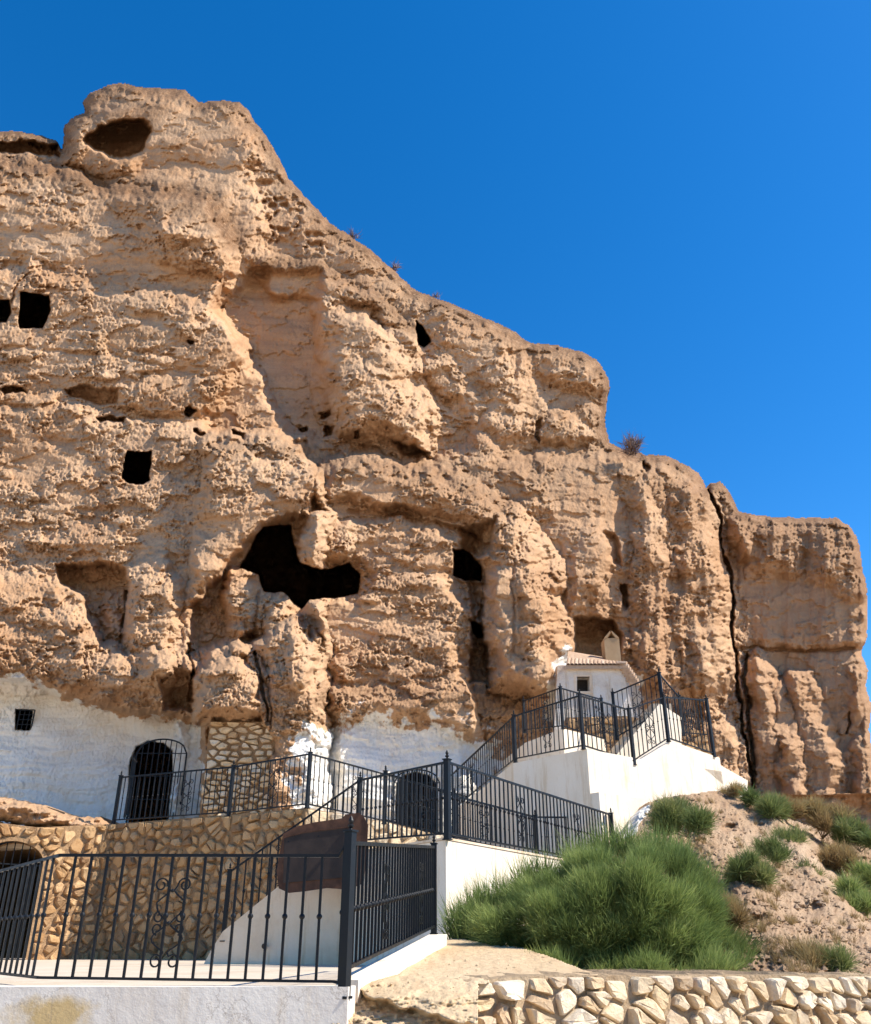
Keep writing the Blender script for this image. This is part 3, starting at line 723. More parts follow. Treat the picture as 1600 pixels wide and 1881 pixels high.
class Path:
    """a wall line in plan with base and top heights"""
    def __init__(s, pts, batter=0.0):   # (x, y, zb, zt)
        s.p = pts; s.batter = batter; s.s = [0]
        for a, b in zip(pts[:-1], pts[1:]): s.s.append(s.s[-1] + math.hypot(b[0] - a[0], b[1] - a[1]))
        s.L = s.s[-1]
    def at(s, q, h, H, out=0.0):
        q = min(max(q, 0), s.L - 1e-6); i = 0
        while i < len(s.p) - 2 and q > s.s[i + 1]: i += 1
        t = (q - s.s[i]) / (s.s[i + 1] - s.s[i]); a, b = s.p[i], s.p[i + 1]
        dx, dy = (b[0] - a[0]), (b[1] - a[1]); l = math.hypot(dx, dy); n = Vector((dy / l, -dx / l, 0))
        zb = a[2] + t * (b[2] - a[2]); zt = a[3] + t * (b[3] - a[3])
        return Vector((a[0] + t * dx, a[1] + t * dy, zb + h / H * (zt - zb))) + n * (out - s.batter * h / H)
def stone_wall(root, path, H, cw, ch, seed, smat, mmat, prot=0.05, gap=0.012, skip=None, big=0.12, limit=300, thick=0.5, anis=1.3, irregular=0.25):
    rr = random.Random(seed)
    cells = voronoi_cells(path.L, H, cw, ch, seed, anis=anis, big=big)
    info = []
    for poly in cells:
        cx = sum(p[0] for p in poly) / len(poly); cy = sum(p[1] for p in poly) / len(poly)
        if skip and skip(cx, cy): continue
        # merge very short sides, then shrink
        q = [poly[0]]
        for p in poly[1:]:
            if math.hypot(p[0] - q[-1][0], p[1] - q[-1][1]) > 0.16 * cw: q.append(p)
        if len(q) > 3 and math.hypot(q[0][0] - q[-1][0], q[0][1] - q[-1][1]) < 0.16 * cw: q.pop()
        if len(q) < 3: continue
        w = max(p[0] for p in q) - min(p[0] for p in q)
        k = 1 - 2.0 * gap / max(w, 0.05) - rr.random() ** 2 * 0.28
        sh = [(cx + (p[0] - cx) * k * rr.uniform(1 - irregular * 0.5, 1.0), cy + (p[1] - cy) * k * rr.uniform(1 - irregular * 0.5, 1.0)) for p in q]
        info.append((w, cx, cy, sh))
    info.sort(key=lambda t: -t[0])
    rest = MB()
    for n_, (w, cx, cy, sh) in enumerate(info):
        pr = prot * rr.uniform(0.45, 1.3); tx, ty = rr.uniform(-0.4, 0.4), rr.uniform(-0.45, 0.45)
        n = len(sh); V = []
        # soften corners: two points per side
        ring = []
        for i in range(n):
            a, b = sh[i], sh[(i + 1) % n]
            c1 = rr.uniform(0.04, 0.20); c2 = rr.uniform(0.04, 0.20); ring.append((a[0] * (1 - c1) + b[0] * c1, a[1] * (1 - c1) + b[1] * c1)); ring.append((a[0] * c2 + b[0] * (1 - c2), a[1] * c2 + b[1] * (1 - c2)))
        m = len(ring)
        for sc, d in ((1.0, -0.04), (0.97, 0.62), (0.78, 1.0)):
            for (x, y) in ring:
                jx = rr.uniform(-0.04, 0.04) * w if sc < 0.9 else 0
                x2 = cx + (x - cx) * sc + jx; y2 = cy + (y - cy) * sc + jx * 0.5
                dd = (d * pr if d > 0 else d) + (tx * (x2 - cx) + ty * (y2 - cy)) * (d > 0.5) * 0.6 + (rr.uniform(-0.16, 0.16) * pr if sc < 0.9 else 0)
                V.append(path.at(x2, y2, H, dd))
        V.append(path.at(cx + rr.uniform(-.1, .1) * w, cy, H, pr * rr.uniform(0.9, 1.1)))
        Fc = []
        for k_ in range(2):
            for i in range(m):
                i2 = (i + 1) % m
                Fc.append((k_ * m + i, k_ * m + i2, (k_ + 1) * m + i2, (k_ + 1) * m + i))
        for i in range(m): Fc.append((2 * m + i, 2 * m + (i + 1) % m, 3 * m))
        if n_ < limit: obj('stone', V, Fc, smat, root)
        else: rest.add(V, Fc)
    if rest.v: rest.build('stone', smat, root)['kind'] = 'stuff'
    # mortar bed: a fine grid with an uneven face, closed at the back
    st = 0.09 if path.L > 3 else 0.07
    nu = int(path.L / st) + 1; nv = int(H / st) + 1; V = []; Fc = []
    for j in range(nv + 1):
        for i in range(nu + 1):
            s_, h_ = path.L * i / nu, H * j / nv
            V.append(path.at(s_, h_, H, 0.012 * math.sin(s_ * 31 + 7 * math.sin(h_ * 17)) + rr.uniform(-0.012, 0.012)))
    for j in range(nv):
        for i in range(nu):
            if skip and skip(path.L * (i + .5) / nu, H * (j + .5) / nv): continue
            a = j * (nu + 1) + i; Fc.append((a, a + 1, a + nu + 2, a + nu + 1))
    n0 = len(V)
    for i in range(nu + 1):
        V.append(path.at(path.L * i / nu, H, H, -thick)); V.append(path.at(path.L * i / nu, 0, H, -thick))
    for i in range(nu):
        a = nv * (nu + 1) + i; Fc.append((a, a + 1, n0 + 2 * i + 2, n0 + 2 * i))
        if not skip: Fc.append((n0 + 2 * i, n0 + 2 * i + 2, n0 + 2 * i + 3, n0 + 2 * i + 1))
    for i in (0, nu):
        col_ = [j * (nu + 1) + i for j in range(nv + 1)]
        Fc.append(tuple(col_ + [n0 + 2 * i, n0 + 2 * i + 1]))
    obj('mortar_core', V, Fc, mmat, root)

Z_T = P(300, 1815, 6.3).z          # terrace floor
# retaining wall behind the terrace
def WP(u, vt, Y): p = P(u, vt, Y); return (p.x, p.y, Z_T - 0.05, p.z)
rw = [WP(-90, 1500, 16.9), WP(70, 1520, 17.7), WP(213, 1513, 18.9), WP(420, 1497, 17.9), WP(563, 1484, 16.8)]
rpath = Path(rw); RH = 2.45
root = empty('retaining_wall', (rw[2][0], rw[2][1], Z_T), 'shaded ochre rubble stone retaining wall behind the terrace, with an arched opening at its left end', 'stone wall')
ax0 = rpath.s[1] - 0.55 - 1.0; ar_w = 1.45
acx = rpath.at(0, 0, 1)  # placeholder
def u_to_s(u):
    best = min(range(400), key=lambda i: abs((lambda p: CU + F_PX * p.x / (p.y * cp + p.z * sp))(rpath.at(rpath.L * i / 400, 1.0, RH)) - u))
    return rpath.L * best / 400
sa, sb = u_to_s(-52), u_to_s(64)
arc_c = (sa + sb) / 2; arc_r = (sb - sa) / 2; arc_h = 1.72
def in_arch(s_, h_, g=0.0):
    r = arc_r + g
    if abs(s_ - arc_c) > r: return False
    return h_ < arc_h + 0.45 * math.sqrt(max(0, 1 - ((s_ - arc_c) / r) ** 2)) * 1.0 + g * 0.6
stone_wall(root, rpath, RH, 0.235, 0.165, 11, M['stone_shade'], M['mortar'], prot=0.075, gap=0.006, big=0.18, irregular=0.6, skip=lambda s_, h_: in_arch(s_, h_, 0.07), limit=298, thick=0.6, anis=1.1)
# arch: voussoir ring, vault behind
NS = 18
ringo = [rpath.at(arc_c - (arc_r + 0.09) * math.cos(math.pi * i / NS), arc_h + 0.50 * math.sin(math.pi * i / NS), RH, 0.03) for i in range(NS + 1)]
ringi = [rpath.at(arc_c - arc_r * math.cos(math.pi * i / NS), arc_h + 0.43 * math.sin(math.pi * i / NS), RH, 0.03) for i in range(NS + 1)]
bot = [rpath.at(arc_c - arc_r - 0.09, 0, RH, 0.03), rpath.at(arc_c - arc_r, 0, RH, 0.03)]; botr = [rpath.at(arc_c + arc_r + 0.09, 0, RH, 0.03), rpath.at(arc_c + arc_r, 0, RH, 0.03)]
oo = [bot[0]] + ringo + [botr[0]]; ii = [bot[1]] + ringi + [botr[1]]
nback = Vector((-0.35, 0.94, 0)) * 7
V = oo + ii + [p + nback for p in ii]; n = len(oo)
Fc = [(i, i + 1, n + i + 1, n + i) for i in range(n - 1)] + [(n + i, n + i + 1, 2 * n + i + 1, 2 * n + i) for i in range(n - 1)] + [tuple(range(2 * n, 3 * n))]
obj('arch_lining', V, Fc, M['mortar'], root)
mb = MB(); mb.prism([(-22, 15.0), (rw[0][0], rw[0][1]), (rw[0][0] - 0.3, 19.5), (-22, 19.5)], -1.7, rw[0][3] - 0.05)
o = mb.build('earth_bank', M['mortar_pale']); o['kind'] = 'structure'
# iron gate in that arch
gate = empty('arched_gate', rpath.at(arc_c, 0, RH, -0.1), 'black iron bar gate filling the arched opening in the rubble wall at far left', 'gate')
mb = MB(); mb.tube([p + Vector((0, 0.12, 0)) for p in ii], 0.022, 4); mb.build('frame', M['iron'], gate)
for k in range(1, 8):
    s_ = arc_c - arc_r + 2 * arc_r * k / 8
    ht = arc_h + 0.43 * math.sqrt(max(0, 1 - ((s_ - arc_c) / arc_r) ** 2))
    mb = MB(); mb.tube([rpath.at(s_, 0.03, RH, -0.09), rpath.at(s_, ht, RH, -0.09)], 0.011, 4); mb.build('bar', M['iron'], gate)
mb = MB(); mb.tube([rpath.at(arc_c - arc_r, arc_h, RH, -0.09), rpath.at(arc_c + arc_r, arc_h, RH, -0.09)], 0.016, 4); mb.build('crossbar', M['iron'], gate)

# sunlit return of the stone wall, right of its corner
rw2 = [(rw[4][0], rw[4][1], 0.4, rw[4][3])] + [(lambda p: (p.x, p.y, 0.4, p.z))(P(u, v, Y)) for u, v, Y in ((700, 1508, 18.0), (860, 1546, 19.6))]
root = empty('return_wall', (rw2[0][0] + 0.1, rw2[0][1], 0.4), 'sunlit pale stone return wall below the middle railing, seen behind the brown board', 'stone wall')
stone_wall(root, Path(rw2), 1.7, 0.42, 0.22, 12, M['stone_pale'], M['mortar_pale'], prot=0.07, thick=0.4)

# pillar of stones under the boulder
_u, _v = np.meshgrid(np.linspace(370, 490, 13), np.linspace(1335, 1500, 13)); PILY = float(np.percentile(cliff_depth(_u, _v), 10)) - 0.7
a = P(366, 1500, PILY); b = P(494, 1500, PILY); zt_ = P(430, 1326, PILY).z; zb_ = P(430, 1502, PILY).z
root = empty('stone_pillar', ((a.x + b.x) / 2, a.y, zb_), 'block of rubble masonry propping the big boulder beside the left cave door', 'stone pillar')
for q, (p0, p1, sd) in enumerate((((a.x, a.y), (b.x, b.y), 21), ((b.x, b.y), (b.x + 0.05, b.y + 1.6), 22))):
    pth = Path([(p0[0], p0[1], zb_, zt_), (p1[0], p1[1], zb_, zt_)])
    stone_wall(root, pth, zt_ - zb_, 0.27, 0.135, sd, M['stone_pale'], M['mortar'], prot=0.11, gap=0.008, thick=0.3 if q else 1.2, anis=4.0, big=0.12, irregular=0.45)

# low field-stone wall in the right foreground
lw = [(lambda p: (p.x, p.y, -1.75 if False else P(u, 1960, Y - 0.1).z, p.z))(P(u, v, Y)) for u, v, Y in ((852, 1806, 6.7), (1000, 1793, 6.95), (1100, 1793, 7.1), (1350, 1792, 7.6), (1680, 1792, 8.4))]
root = empty('field_stone_wall', (lw[0][0] + 1.5, lw[0][1], lw[0][2]), 'low sunlit wall of pale field stones below the green bush in the right foreground', 'stone wall')
stone_wall(root, Path(lw, 0.16), 0.62, 0.165, 0.125, 31, M['stone_pale'], M['mortar_pale'], prot=0.085, gap=0.004, thick=0.35, anis=1.0, big=0.16, irregular=0.35)
# capping of the wall: uneven mortar on top, ground behind
V = []; Fc = []
pl = Path(lw, 0.16); NN = 90
for j in range(5):
    for i in range(NN + 1):
        p = pl.at(pl.L * i / NN, 0.62, 0.62, 0.0 - j * 0.5 * (0.3 if j < 2 else 1)); p.z += R.uniform(-0.02, 0.02) + (0.0 if j else -0.03); V.append(p)
for j in range(4):
    for i in range(NN): a_ = j * (NN + 1) + i; Fc.append((a_, a_ + 1, a_ + NN + 2, a_ + NN + 1))
obj('coping', V, Fc, M['mortar_pale'], root)

# ------------------------------------------------------------------ terrace
def zat(p): return p.z
t0 = P(-300, 1822, 6.28); t1 = P(640, 1829, 6.20)
fl = [(-16, 6.34), (t1.x - 0.02, 6.27), (P(806, 1722, 9.9).x, 9.95), (0.1, 11.8), (-0.2, 17.6), (-2.6, 17.4), (-8.5, 19.4), (-16, 19.4)]
mb = MB(); mb.prism(fl, -1.7, Z_T); o = mb.build('terrace', M['concrete']); o['kind'] = 'structure'
mb = MB()
mb.prism([(-16, 6.20), (t1.x, 6.16), (t1.x + 0.03, 6.36), (-16, 6.42)], -1.74, [Z_T + 0.012] * 4)
tw = mb.build('terrace_wall', M['terracewall'])
tag(tw, 'cream painted terrace front wall with a yellow bare patch, bottom left below the long fence', 'low wall')

# white plinth under the dense bar panel
pa = P(634, 1800, 6.5); pb = P(800, 1716, 10.0)
def prism_px(pts, thick, name, mat, parent=None):
    mb = MB(); mb.slab([P(*p) for p in pts], thick); return mb.build(name, mat, parent)
pl0 = Vector((pa.x, pa.y)); pl1 = Vector((pb.x, pb.y)); dv = (pl1 - pl0).normalized(); nr = Vector((dv.y, -dv.x))
mb = MB()
mb.prism([tuple(pl0 + nr * 0.09), tuple(pl1 + nr * 0.12), tuple(pl1 - nr * 0.06), tuple(pl0 - nr * 0.06)], -1.7, [pa.z, pb.z, pb.z, pa.z])
pln = mb.build('plinth', M['white']); tag(pln, 'low bright white plinth rising under the dense black bar panel', 'plinth')

# ------------------------------------------------------------------ lower white stair block
zL = P(820, 1540, 11.8).z
L0 = P(819, 1540, 11.8); E = P(1134, 1597, 16.9); L1 = P(657, 1552, 13.6)
L0.z = E.z = L1.z = zL
C2 = P(385, 1776, 14.0)
st = empty('lower_staircase', (L0.x, L0.y, Z_T), 'lower white plastered stair landing, its right face in full sun behind the green bush', 'staircase')
mb = MB()
mb.prism([(L0.x, L0.y), (E.x, E.y), (E.x - 0.5, E.y + 1.2), (0.2, 17.4), (L1.x - 0.2, 16.0), (L1.x, L1.y)], -1.7, zL - 0.02)
mb.build('landing_block', M['white'], st)
# coping strip
mb = MB()
mb.prism([(L0.x, L0.y - 0.02), (E.x + 0.02, E.y), (E.x - 0.16, E.y + 0.08), (L0.x, L0.y + 0.16), (L1.x + 0.1, L1.y + 0.05), (L1.x - 0.03, L1.y)], zL - 0.016, zL + 0.012)
mb.build('coping', M['greyplaster'], st)
# sloping stair parapet down to the terrace
A0 = Vector((L1.x, L1.y, 0)); A1 = Vector((C2.x, C2.y, 0))
d = (A1 - A0); nn = Vector((-d.y, d.x, 0)).normalized(); nn = nn if nn.y > 0 else -nn
prof = [(0.0, zL + 0.02), (0.30, zL - 0.05), (0.93, Z_T + 0.42), (0.99, Z_T + 0.22), (1.04, Z_T + 0.02), (1.05, Z_T - 0.05), (0.0, Z_T - 0.05)]
fr = [A0 + d * t + Vector((0, 0, z)) for t, z in prof]
mb = MB(); mb.slab(fr, nn * 0.18); mb.build('stair_parapet', M['greyplaster'], st)
for k in range(8):
    t0_, t1_ = 0.92 - k * 0.105, 0.92 - (k + 1) * 0.105
    q = [A0 + d * t0_ + nn * 0.19, A0 + d * t1_ + nn * 0.19, A0 + d * t1_ + nn * 1.3, A0 + d * t0_ + nn * 1.3]
    mb = MB(); mb.prism([(p.x, p.y) for p in q], Z_T - 0.02, Z_T + (k + 1) * (zL - Z_T) / 8.6); mb.build('step', M['concrete'], st)
# drain holes in the parapet
for (u, v) in ((572, 1738), (484, 1738)):
    c = P(u, v, 13.75); mb = MB()
    mb.slab([c + Vector((0.028 * math.cos(k * 0.785), 0, 0.035 * math.sin(k * 0.785))) for k in range(8)], (0, 0.2, 0))
    mb.build('drain_pipe', M['darkfill'], st)

# walkway behind the retaining wall, and the landing joining it
zW = P(420, 1497, 17.9).z
mb = MB(); mb.prism([(rw[1][0], rw[1][1] + 0.3), (rw[2][0], rw[2][1] + 0.15), (rw[3][0], rw[3][1] + 0.15), (rw[4][0], rw[4][1] + 0.15), (rw2[1][0], rw2[1][1] + 0.3), (rw2[2][0], rw2[2][1] + 0.3), (2.5, 21), (2.5, 27), (-22, 27), (-22, 18)], [rw[1][3] - 0.35] + [rw[2][3] - 0.3] * 5 + [1.8] * 4, [rw[1][3] - 0.05, rw[2][3] - 0.02, rw[3][3] - 0.02, rw[4][3] - 0.02, rw2[1][3] - 0.02, rw2[2][3] - 0.02, 2.1, 2.1, 2.1, 2.1])
o = mb.build('walkway', M['concrete']); o['kind'] = 'structure'

# ------------------------------------------------------------------ upper white block
K1 = P(1078, 1376, 17.0); S0 = P(943, 1402, 18.5); S1 = P(838, 1486, 21.8); KA = P(1175, 1408, 17.85); KB = P(1233, 1361, 18.4); KC = P(1322, 1392, 19.3)
st2 = empty('upper_staircase', (K1.x, K1.y, 0), 'upper white plastered stair block with gabled parapet, brightly lit above the earth slope', 'staircase')
mb = MB()
mb.prism([(K1.x, K1.y), (KA.x, KA.y), (KB.x, KB.y), (KC.x, KC.y), (KC.x + 0.8, KC.y + 3.2), (S1.x + 1.0, S1.y + 1.2), (S1.x, S1.y), (S0.x, S0.y)],
         -1.7, [K1.z, K1.z - 0.02, K1.z - 0.02, K1.z - 0.02, K1.z - 0.02, S1.z, S1.z, S0.z])
mb.build('main_block', M['white'], st2)
# raised gabled parapet on the sunlit face
off = Vector((-0.08, 0.16, 0))
KA2 = P(1170, 1399, 17.82)
mb = MB(); mb.slab([P(1172, 1412, 17.82), KA2, KB, KC, Vector((KC.x, KC.y, K1.z - 0.3)), Vector((KA2.x, KA2.y, K1.z - 0.3))], off)
f_ = [p + Vector((0.0, -0.006, 0)) for p in [P(1172, 1440, 17.82)]]
mb.build('gabled_parapet', M['white'], st2)
# lower plinth, stepped forward
q0 = P(1100, 1455, 16.85); q1 = P(1180, 1455, 17.65); q2 = P(960, 1455, 18.4)
mb = MB(); mb.prism([(q0.x, q0.y), (q1.x, q1.y), (q1.x, q1.y + 0.5), (q2.x, q2.y + 0.3), (q2.x, q2.y)], -1.7, q0.z); mb.build('base_block', M['white'], st2)
# little ramp wall running back at right
mb = MB(); mb.slab([P(1324, 1406, 19.4), P(1374, 1434, 21.0), P(1374, 1470, 21.0), P(1324, 1470, 19.4)], (0, 0.2, 0)); mb.build('ramp_wall', M['white'], st2)

# second tier behind
T0 = P(1034, 1338, 20.4); T1 = P(964, 1345, 22.0); T2 = P(1112, 1362, 21.6)
st3 = empty('back_landing', (T0.x, T0.y, K1.z), 'small white landing wall behind the upper railing, in front of the cave house', 'landing')
mb = MB(); mb.prism([(T0.x, T0.y), (T2.x, T2.y), (T2.x, 24.5), (T1.x - .4, 24.5), (T1.x, T1.y)], K1.z - 1.5, T0.z); mb.build('landing_block', M['white'], st3)
st4 = empty('side_stair', tuple(P(1190, 1380, 20.3)), 'white wedge shaped stair parapet between the two corner railings beside the cave house', 'stair wall')
mb = MB(); mb.slab([P(1128, 1392, 19.6), P(1212, 1292, 20.0), P(1252, 1318, 20.3), P(1252, 1400, 20.3), P(1128, 1400, 19.6)], (0.1, 0.5, 0)); mb.build('wedge_wall', M['white'], st4)
for k in range(7):
    u = 1212 - k * 13; v = 1300 + k * 15
    c = P(u, v, 21.0); mb = MB(); mb.prism([(c.x - 0.3, 20.6), (c.x + 0.2, 20.6), (c.x + 0.2, 22.0), (c.x - 0.3, 22.0)], c.z - 1.2, c.z); mb.build('step', M['concrete'], st4)
# rubble wall seen low between the rails
bw = [(lambda p, q: (p.x, p.y, q.z, p.z))(P(u, v, Y), P(u, 1400, Y)) for u, v, Y in ((1040, 1318, 22.9), (1150, 1315, 22.9), (1300, 1345, 23.2))]
root = empty('rubble_wall', bw[1][:3], 'brown rubble wall behind the upper railings, below the white cave house', 'stone wall')
stone_wall(root, Path(bw), 1.1, 0.36, 0.22, 41, M['stone_shade'], M['mortar'], prot=0.06, thick=0.4)

# ------------------------------------------------------------------ small cave house
hY = 23.6
H0 = P(1026, 1305, hY); H1 = P(1166, 1305, hY)
hs = empty('cave_house', tuple((H0 + H1) / 2), 'small whitewashed cave house front with square black window and tiled eaves', 'house')
def hw(u, v, Y=hY): return P(u, v, Y)
wb = [[(1024, 1222), (1060, 1222), (1060, 1345), (1018, 1345)], [(1083, 1222), (1142, 1222), (1172, 1345), (1083, 1345)], [(1060, 1222), (1083, 1222), (1083, 1243), (1060, 1243)], [(1060, 1270), (1083, 1270), (1083, 1345), (1060, 1345)]]
mb = MB()
for poly in wb: mb.slab([hw(u, v) for u, v in reversed(poly)], (0, 0.35, 0))
mb.build('wall', M['limewash'], hs)
mb = MB(); a = hw(1083, 1243); b = hw(1060, 1270)
mb.prism([(b.x - .1, hY + .36), (a.x + .1, hY + .36), (a.x + .1, hY + 2.2), (b.x - .1, hY + 2.2)], b.z - .1, a.z + .1); mb.build('dark_window_box', M['darkfill'], hs)  # closed dark box, its colour painted for the shade behind the window
wf = MB()
for (x0, x1, z0, z1) in ((b.x - 0.06, b.x, b.z - 0.06, a.z + 0.06), (a.x, a.x + 0.06, b.z - 0.06, a.z + 0.06), (b.x, a.x, a.z, a.z + 0.06), (b.x, a.x, b.z - 0.06, b.z)):
    wf.prism([(x0, hY - 0.015), (x1, hY - 0.015), (x1, hY + 0.1), (x0, hY + 0.1)], z0, z1)
wf.build('window_frame', M['greyplaster'], hs)
# roof: a sloping bed with rows of barrel tiles, then the eaves row
e0 = hw(1040, 1222, hY - 0.12); e1 = hw(1146, 1222, hY - 0.12); r0 = P(1044, 1196, hY + 1.5); r1 = P(1140, 1212, hY + 1.5)
mb = MB(); mb.slab([e0, e1, r1, r0], (0, 0, -0.10)); mb.build('roof_bed', M['tile'], hs)
NT = 15
for i in range(NT):
    t = (i + 0.5) / NT; a = e0.lerp(e1, t) + Vector((0, -0.05, 0.0)); b = r0.lerp(r1, t)
    m2 = a.lerp(b, 0.42)
    w = (e1 - e0).length / NT * 0.5
    V = []; 
    for p in (a, m2):
        for k in range(6):
            th = math.pi * k / 5; V.append(p + Vector((-w * math.cos(th), 0, w * 0.9 * math.sin(th))))
    for p in (a, m2):
        for k in range(6):
            th = math.pi * k / 5; V.append(p + Vector((-w * 0.8 * math.cos(th), 0, w * 0.72 * math.sin(th))))
    Fc = [(k, k + 1, 7 + k, 6 + k) for k in range(5)] + [(12 + k, 18 + k, 19 + k, 13 + k) for k in range(5)] + [(k, 12 + k, 13 + k, k + 1) for k in range(5)] + [(6 + k, 7 + k, 19 + k, 18 + k) for k in range(5)]
    obj('roof_tile', V, Fc, M['tile'], hs)
for i in range(8):     # verge tiles stepping down at right
    t = i / 7; p = P(1144 + 24 * t, 1218 + 36 * t, hY - 0.1)
    mb = MB(); mb.tube([p + Vector((-0.14, 0.1, 0.02)), p + Vector((0.10, -0.05, -0.03))], 0.065, 6); mb.build('roof_tile', M['tile'], hs)
# chimney
c0 = P(1113, 1212, hY + 0.7); c1 = P(1141, 1212, hY + 0.7); ct = P(1113, 1172, hY + 0.7).z
ch = empty('chimney', ((c0.x + c1.x) / 2, hY + 0.9, c0.z), 'sandy plastered square chimney with a triangular cowl behind the cave house roof', 'chimney')
mb = MB(); mb.prism([(c0.x, hY + .7), (c1.x, hY + .7), (c1.x, hY + 1.2), (c0.x, hY + 1.2)], c0.z - 0.6, ct); mb.build('stack', M['yellowplaster'], ch)
w = c1.x - c0.x; cx = (c0.x + c1.x) / 2
for sg in (-1, 1):
    mb = MB(); mb.slab([Vector((cx + sg * w / 2, hY + .68, ct)), Vector((cx + sg * 0.02, hY + .68, ct + 0.22)), Vector((cx + sg * 0.02, hY + .68, ct + 0.15)), Vector((cx + sg * (w / 2 - 0.10), hY + .68, ct))], (0, 0.54, 0)); mb.build('cowl_tile', M['yellowplaster'], ch)
mb = MB(); mb.slab([Vector((cx - w / 2 + .05, hY + 1.19, ct)), Vector((cx + w / 2 - .05, hY + 1.19, ct)), Vector((cx, hY + 1.19, ct + 0.2))], (0, 0.02, 0)); mb.build('cowl_back', M['darkfill'], ch)  # dark triangle painted for the shade inside the cowl

# ------------------------------------------------------------------ cave door grille, window grille
def face_y(u0, v0, u1, v1):
    uu = np.array([[u0 - 7.0, u1 + 7.0], [u0 - 7.0, u1 + 7.0]]); vv = np.array([[v0 + 30.0, v0 + 30.0], [v1 - 20.0, v1 - 20.0]])
    return float(cliff_depth(uu, vv).min()) - 0.04
def grille(name, label, cat, pts, nv, nh, Y, r=0.012, arch=True):
    Y = face_y(*pts) if Y is None else Y
    """pts: (u0, v0, u1, v1) opening"""
    u0, v0, u1, v1 = pts
    g = empty(name, tuple(P((u0 + u1) / 2, v1, Y)), label, cat)
    a = P(u0, v1, Y); b = P(u1, v1, Y); top = P(u0, v0, Y).z; zb = a.z
    rise = (b.x - a.x) * 0.28 if arch else 0
    xs = lambda t: a.x + (b.x - a.x) * t
    zs = lambda t: top - rise + rise * math.sqrt(max(0, 1 - (2 * t - 1) ** 2))
    mb = MB(); mb.tube([Vector((a.x, Y, zb))] + [Vector((xs(k / 12), Y, zs(k / 12))) for k in range(13)] + [Vector((b.x, Y, zb))], r * 1.7, 4); mb.build('frame', M['iron'], g)
    for k in range(1, nv):
        t = k / nv; mb = MB(); mb.tube([Vector((xs(t), Y - 0.002, zb)), Vector((xs(t), Y - 0.002, zs(t)))], r, 4, True); mb.build('bar', M['iron'], g)
    for k in range(1, nh):
        z = zb + (top - rise - zb) * k / (nh - 1 if arch else nh); mb = MB(); mb.tube([Vector((a.x, Y - 0.004, z)), Vector((b.x, Y - 0.004, z))], r, 4); mb.build('crossbar', M['iron'], g)
    return g
grille('window_grille', 'small square iron grille over the little window high on the left whitewashed wall', 'window grille', (30, 1304, 57, 1340), 3, 4, float(cliff_depth(np.array([[40.0, 66.0]]), np.array([[1352.0, 1352.0]])).min()) + 0.05, 0.011, False)
grille('door_grille', 'tall arched black iron grille in front of the left whitewashed cave doorway', 'door grille', (232, 1358, 327, 1512), 9, 4, None, 0.014)
grille('scrolled_door_grille', 'arched black iron door grille in the middle whitewashed wall behind the crossing railings', 'door grille', (722, 1414, 808, 1540), 9, 4, None, 0.014)

# ------------------------------------------------------------------ railings
def bar_mesh(h, shear, w=0.014, collars=(0.5,)):
    """square bar of height h with knuckles"""
    mb = MB(); mb.prism([(-w / 2, -w / 2), (w / 2, -w / 2), (w / 2, w / 2), (-w / 2, w / 2)], 0, h)
    for c in collars:
        z = h * c; mb.lathe([(w * 0.6, z - w * 1.5), (w * 1.15, z - w * 0.6), (w * 1.25, z), (w * 1.15, z + w * 0.6), (w * 0.6, z + w * 1.5)], 6)
    return mb.mesh('baluster', M['iron'])
def scroll_mesh(h, w, r=0.008):
    """two mirrored rods with spiral ends, heart and lyre shapes"""
    mb = MB()
    def spiral(cx, cz, rad, a0, a1, n=14):
        return [Vector((cx + rad * (1 - 0.62 * k / n) * math.cos(a0 + (a1 - a0) * k / n), 0, cz + rad * (1 - 0.62 * k / n) * math.sin(a0 + (a1 - a0) * k / n))) for k in range(n + 1)]
    for s in (-1, 1):
        up = spiral(s * w * 0.62, h * 0.86, w * 0.36, math.pi * (0 if s < 0 else 1), math.pi * (0 if s < 0 else 1) - s * -1 * 0 + (math.pi * 2.4 if s < 0 else -math.pi * 2.4))
        body = [Vector((s * w * x, 0, h * z)) for x, z in ((0.05, 0.98), (0.15, 0.90), (0.26, 0.86))]
        mb.tube(up, r, 4)
        curve = [Vector((s * w * (0.10 + 0.72 * math.sin(math.pi * t) ** 1.4 * (1 if t < 0.5 else 0.85)), 0, h * (0.80 - 0.34 * t))) for t in [k / 8 for k in range(9)]]
        mb.tube([Vector((s * w * 0.28, 0, h * 0.86))] + curve, r, 4)
        mb.tube(spiral(s * w * 0.55, h * 0.52, w * 0.28, math.pi / 2, math.pi / 2 + s * -1 * 7.0), r, 4)
        mb.tube(spiral(s * w * 0.55, h * 0.40, w * 0.28, -math.pi / 2, -math.pi / 2 + s * 7.0), r, 4)
        curve = [Vector((s * w * (0.10 + 0.70 * math.sin(math.pi * t) ** 1.3), 0, h * (0.44 - 0.28 * t))) for t in [k / 8 for k in range(9)]]
        mb.tube(curve, r, 4)
        mb.tube(spiral(s * w * 0.42, h * 0.07, w * 0.32, math.pi * 0.5, math.pi * 0.5 + s * -1 * 6.6), r, 4)
        mb.tube([Vector((s * w * 0.10, 0, h * 0.16)), Vector((s * w * 0.20, 0, h * 0.12)), Vector((s * w * 0.42, 0, h * 0.07 + w * 0.32))], r, 4)
    mb.lathe([(r * 0.8, h * 0.78), (r * 2.6, h * 0.80), (r * 0.8, h * 0.82)], 6)
    mb.lathe([(r * 0.8, h * 0.44), (r * 2.6, h * 0.46), (r * 0.8, h * 0.48)], 6)
    return mb.mesh('scroll_ornament', M['iron'])
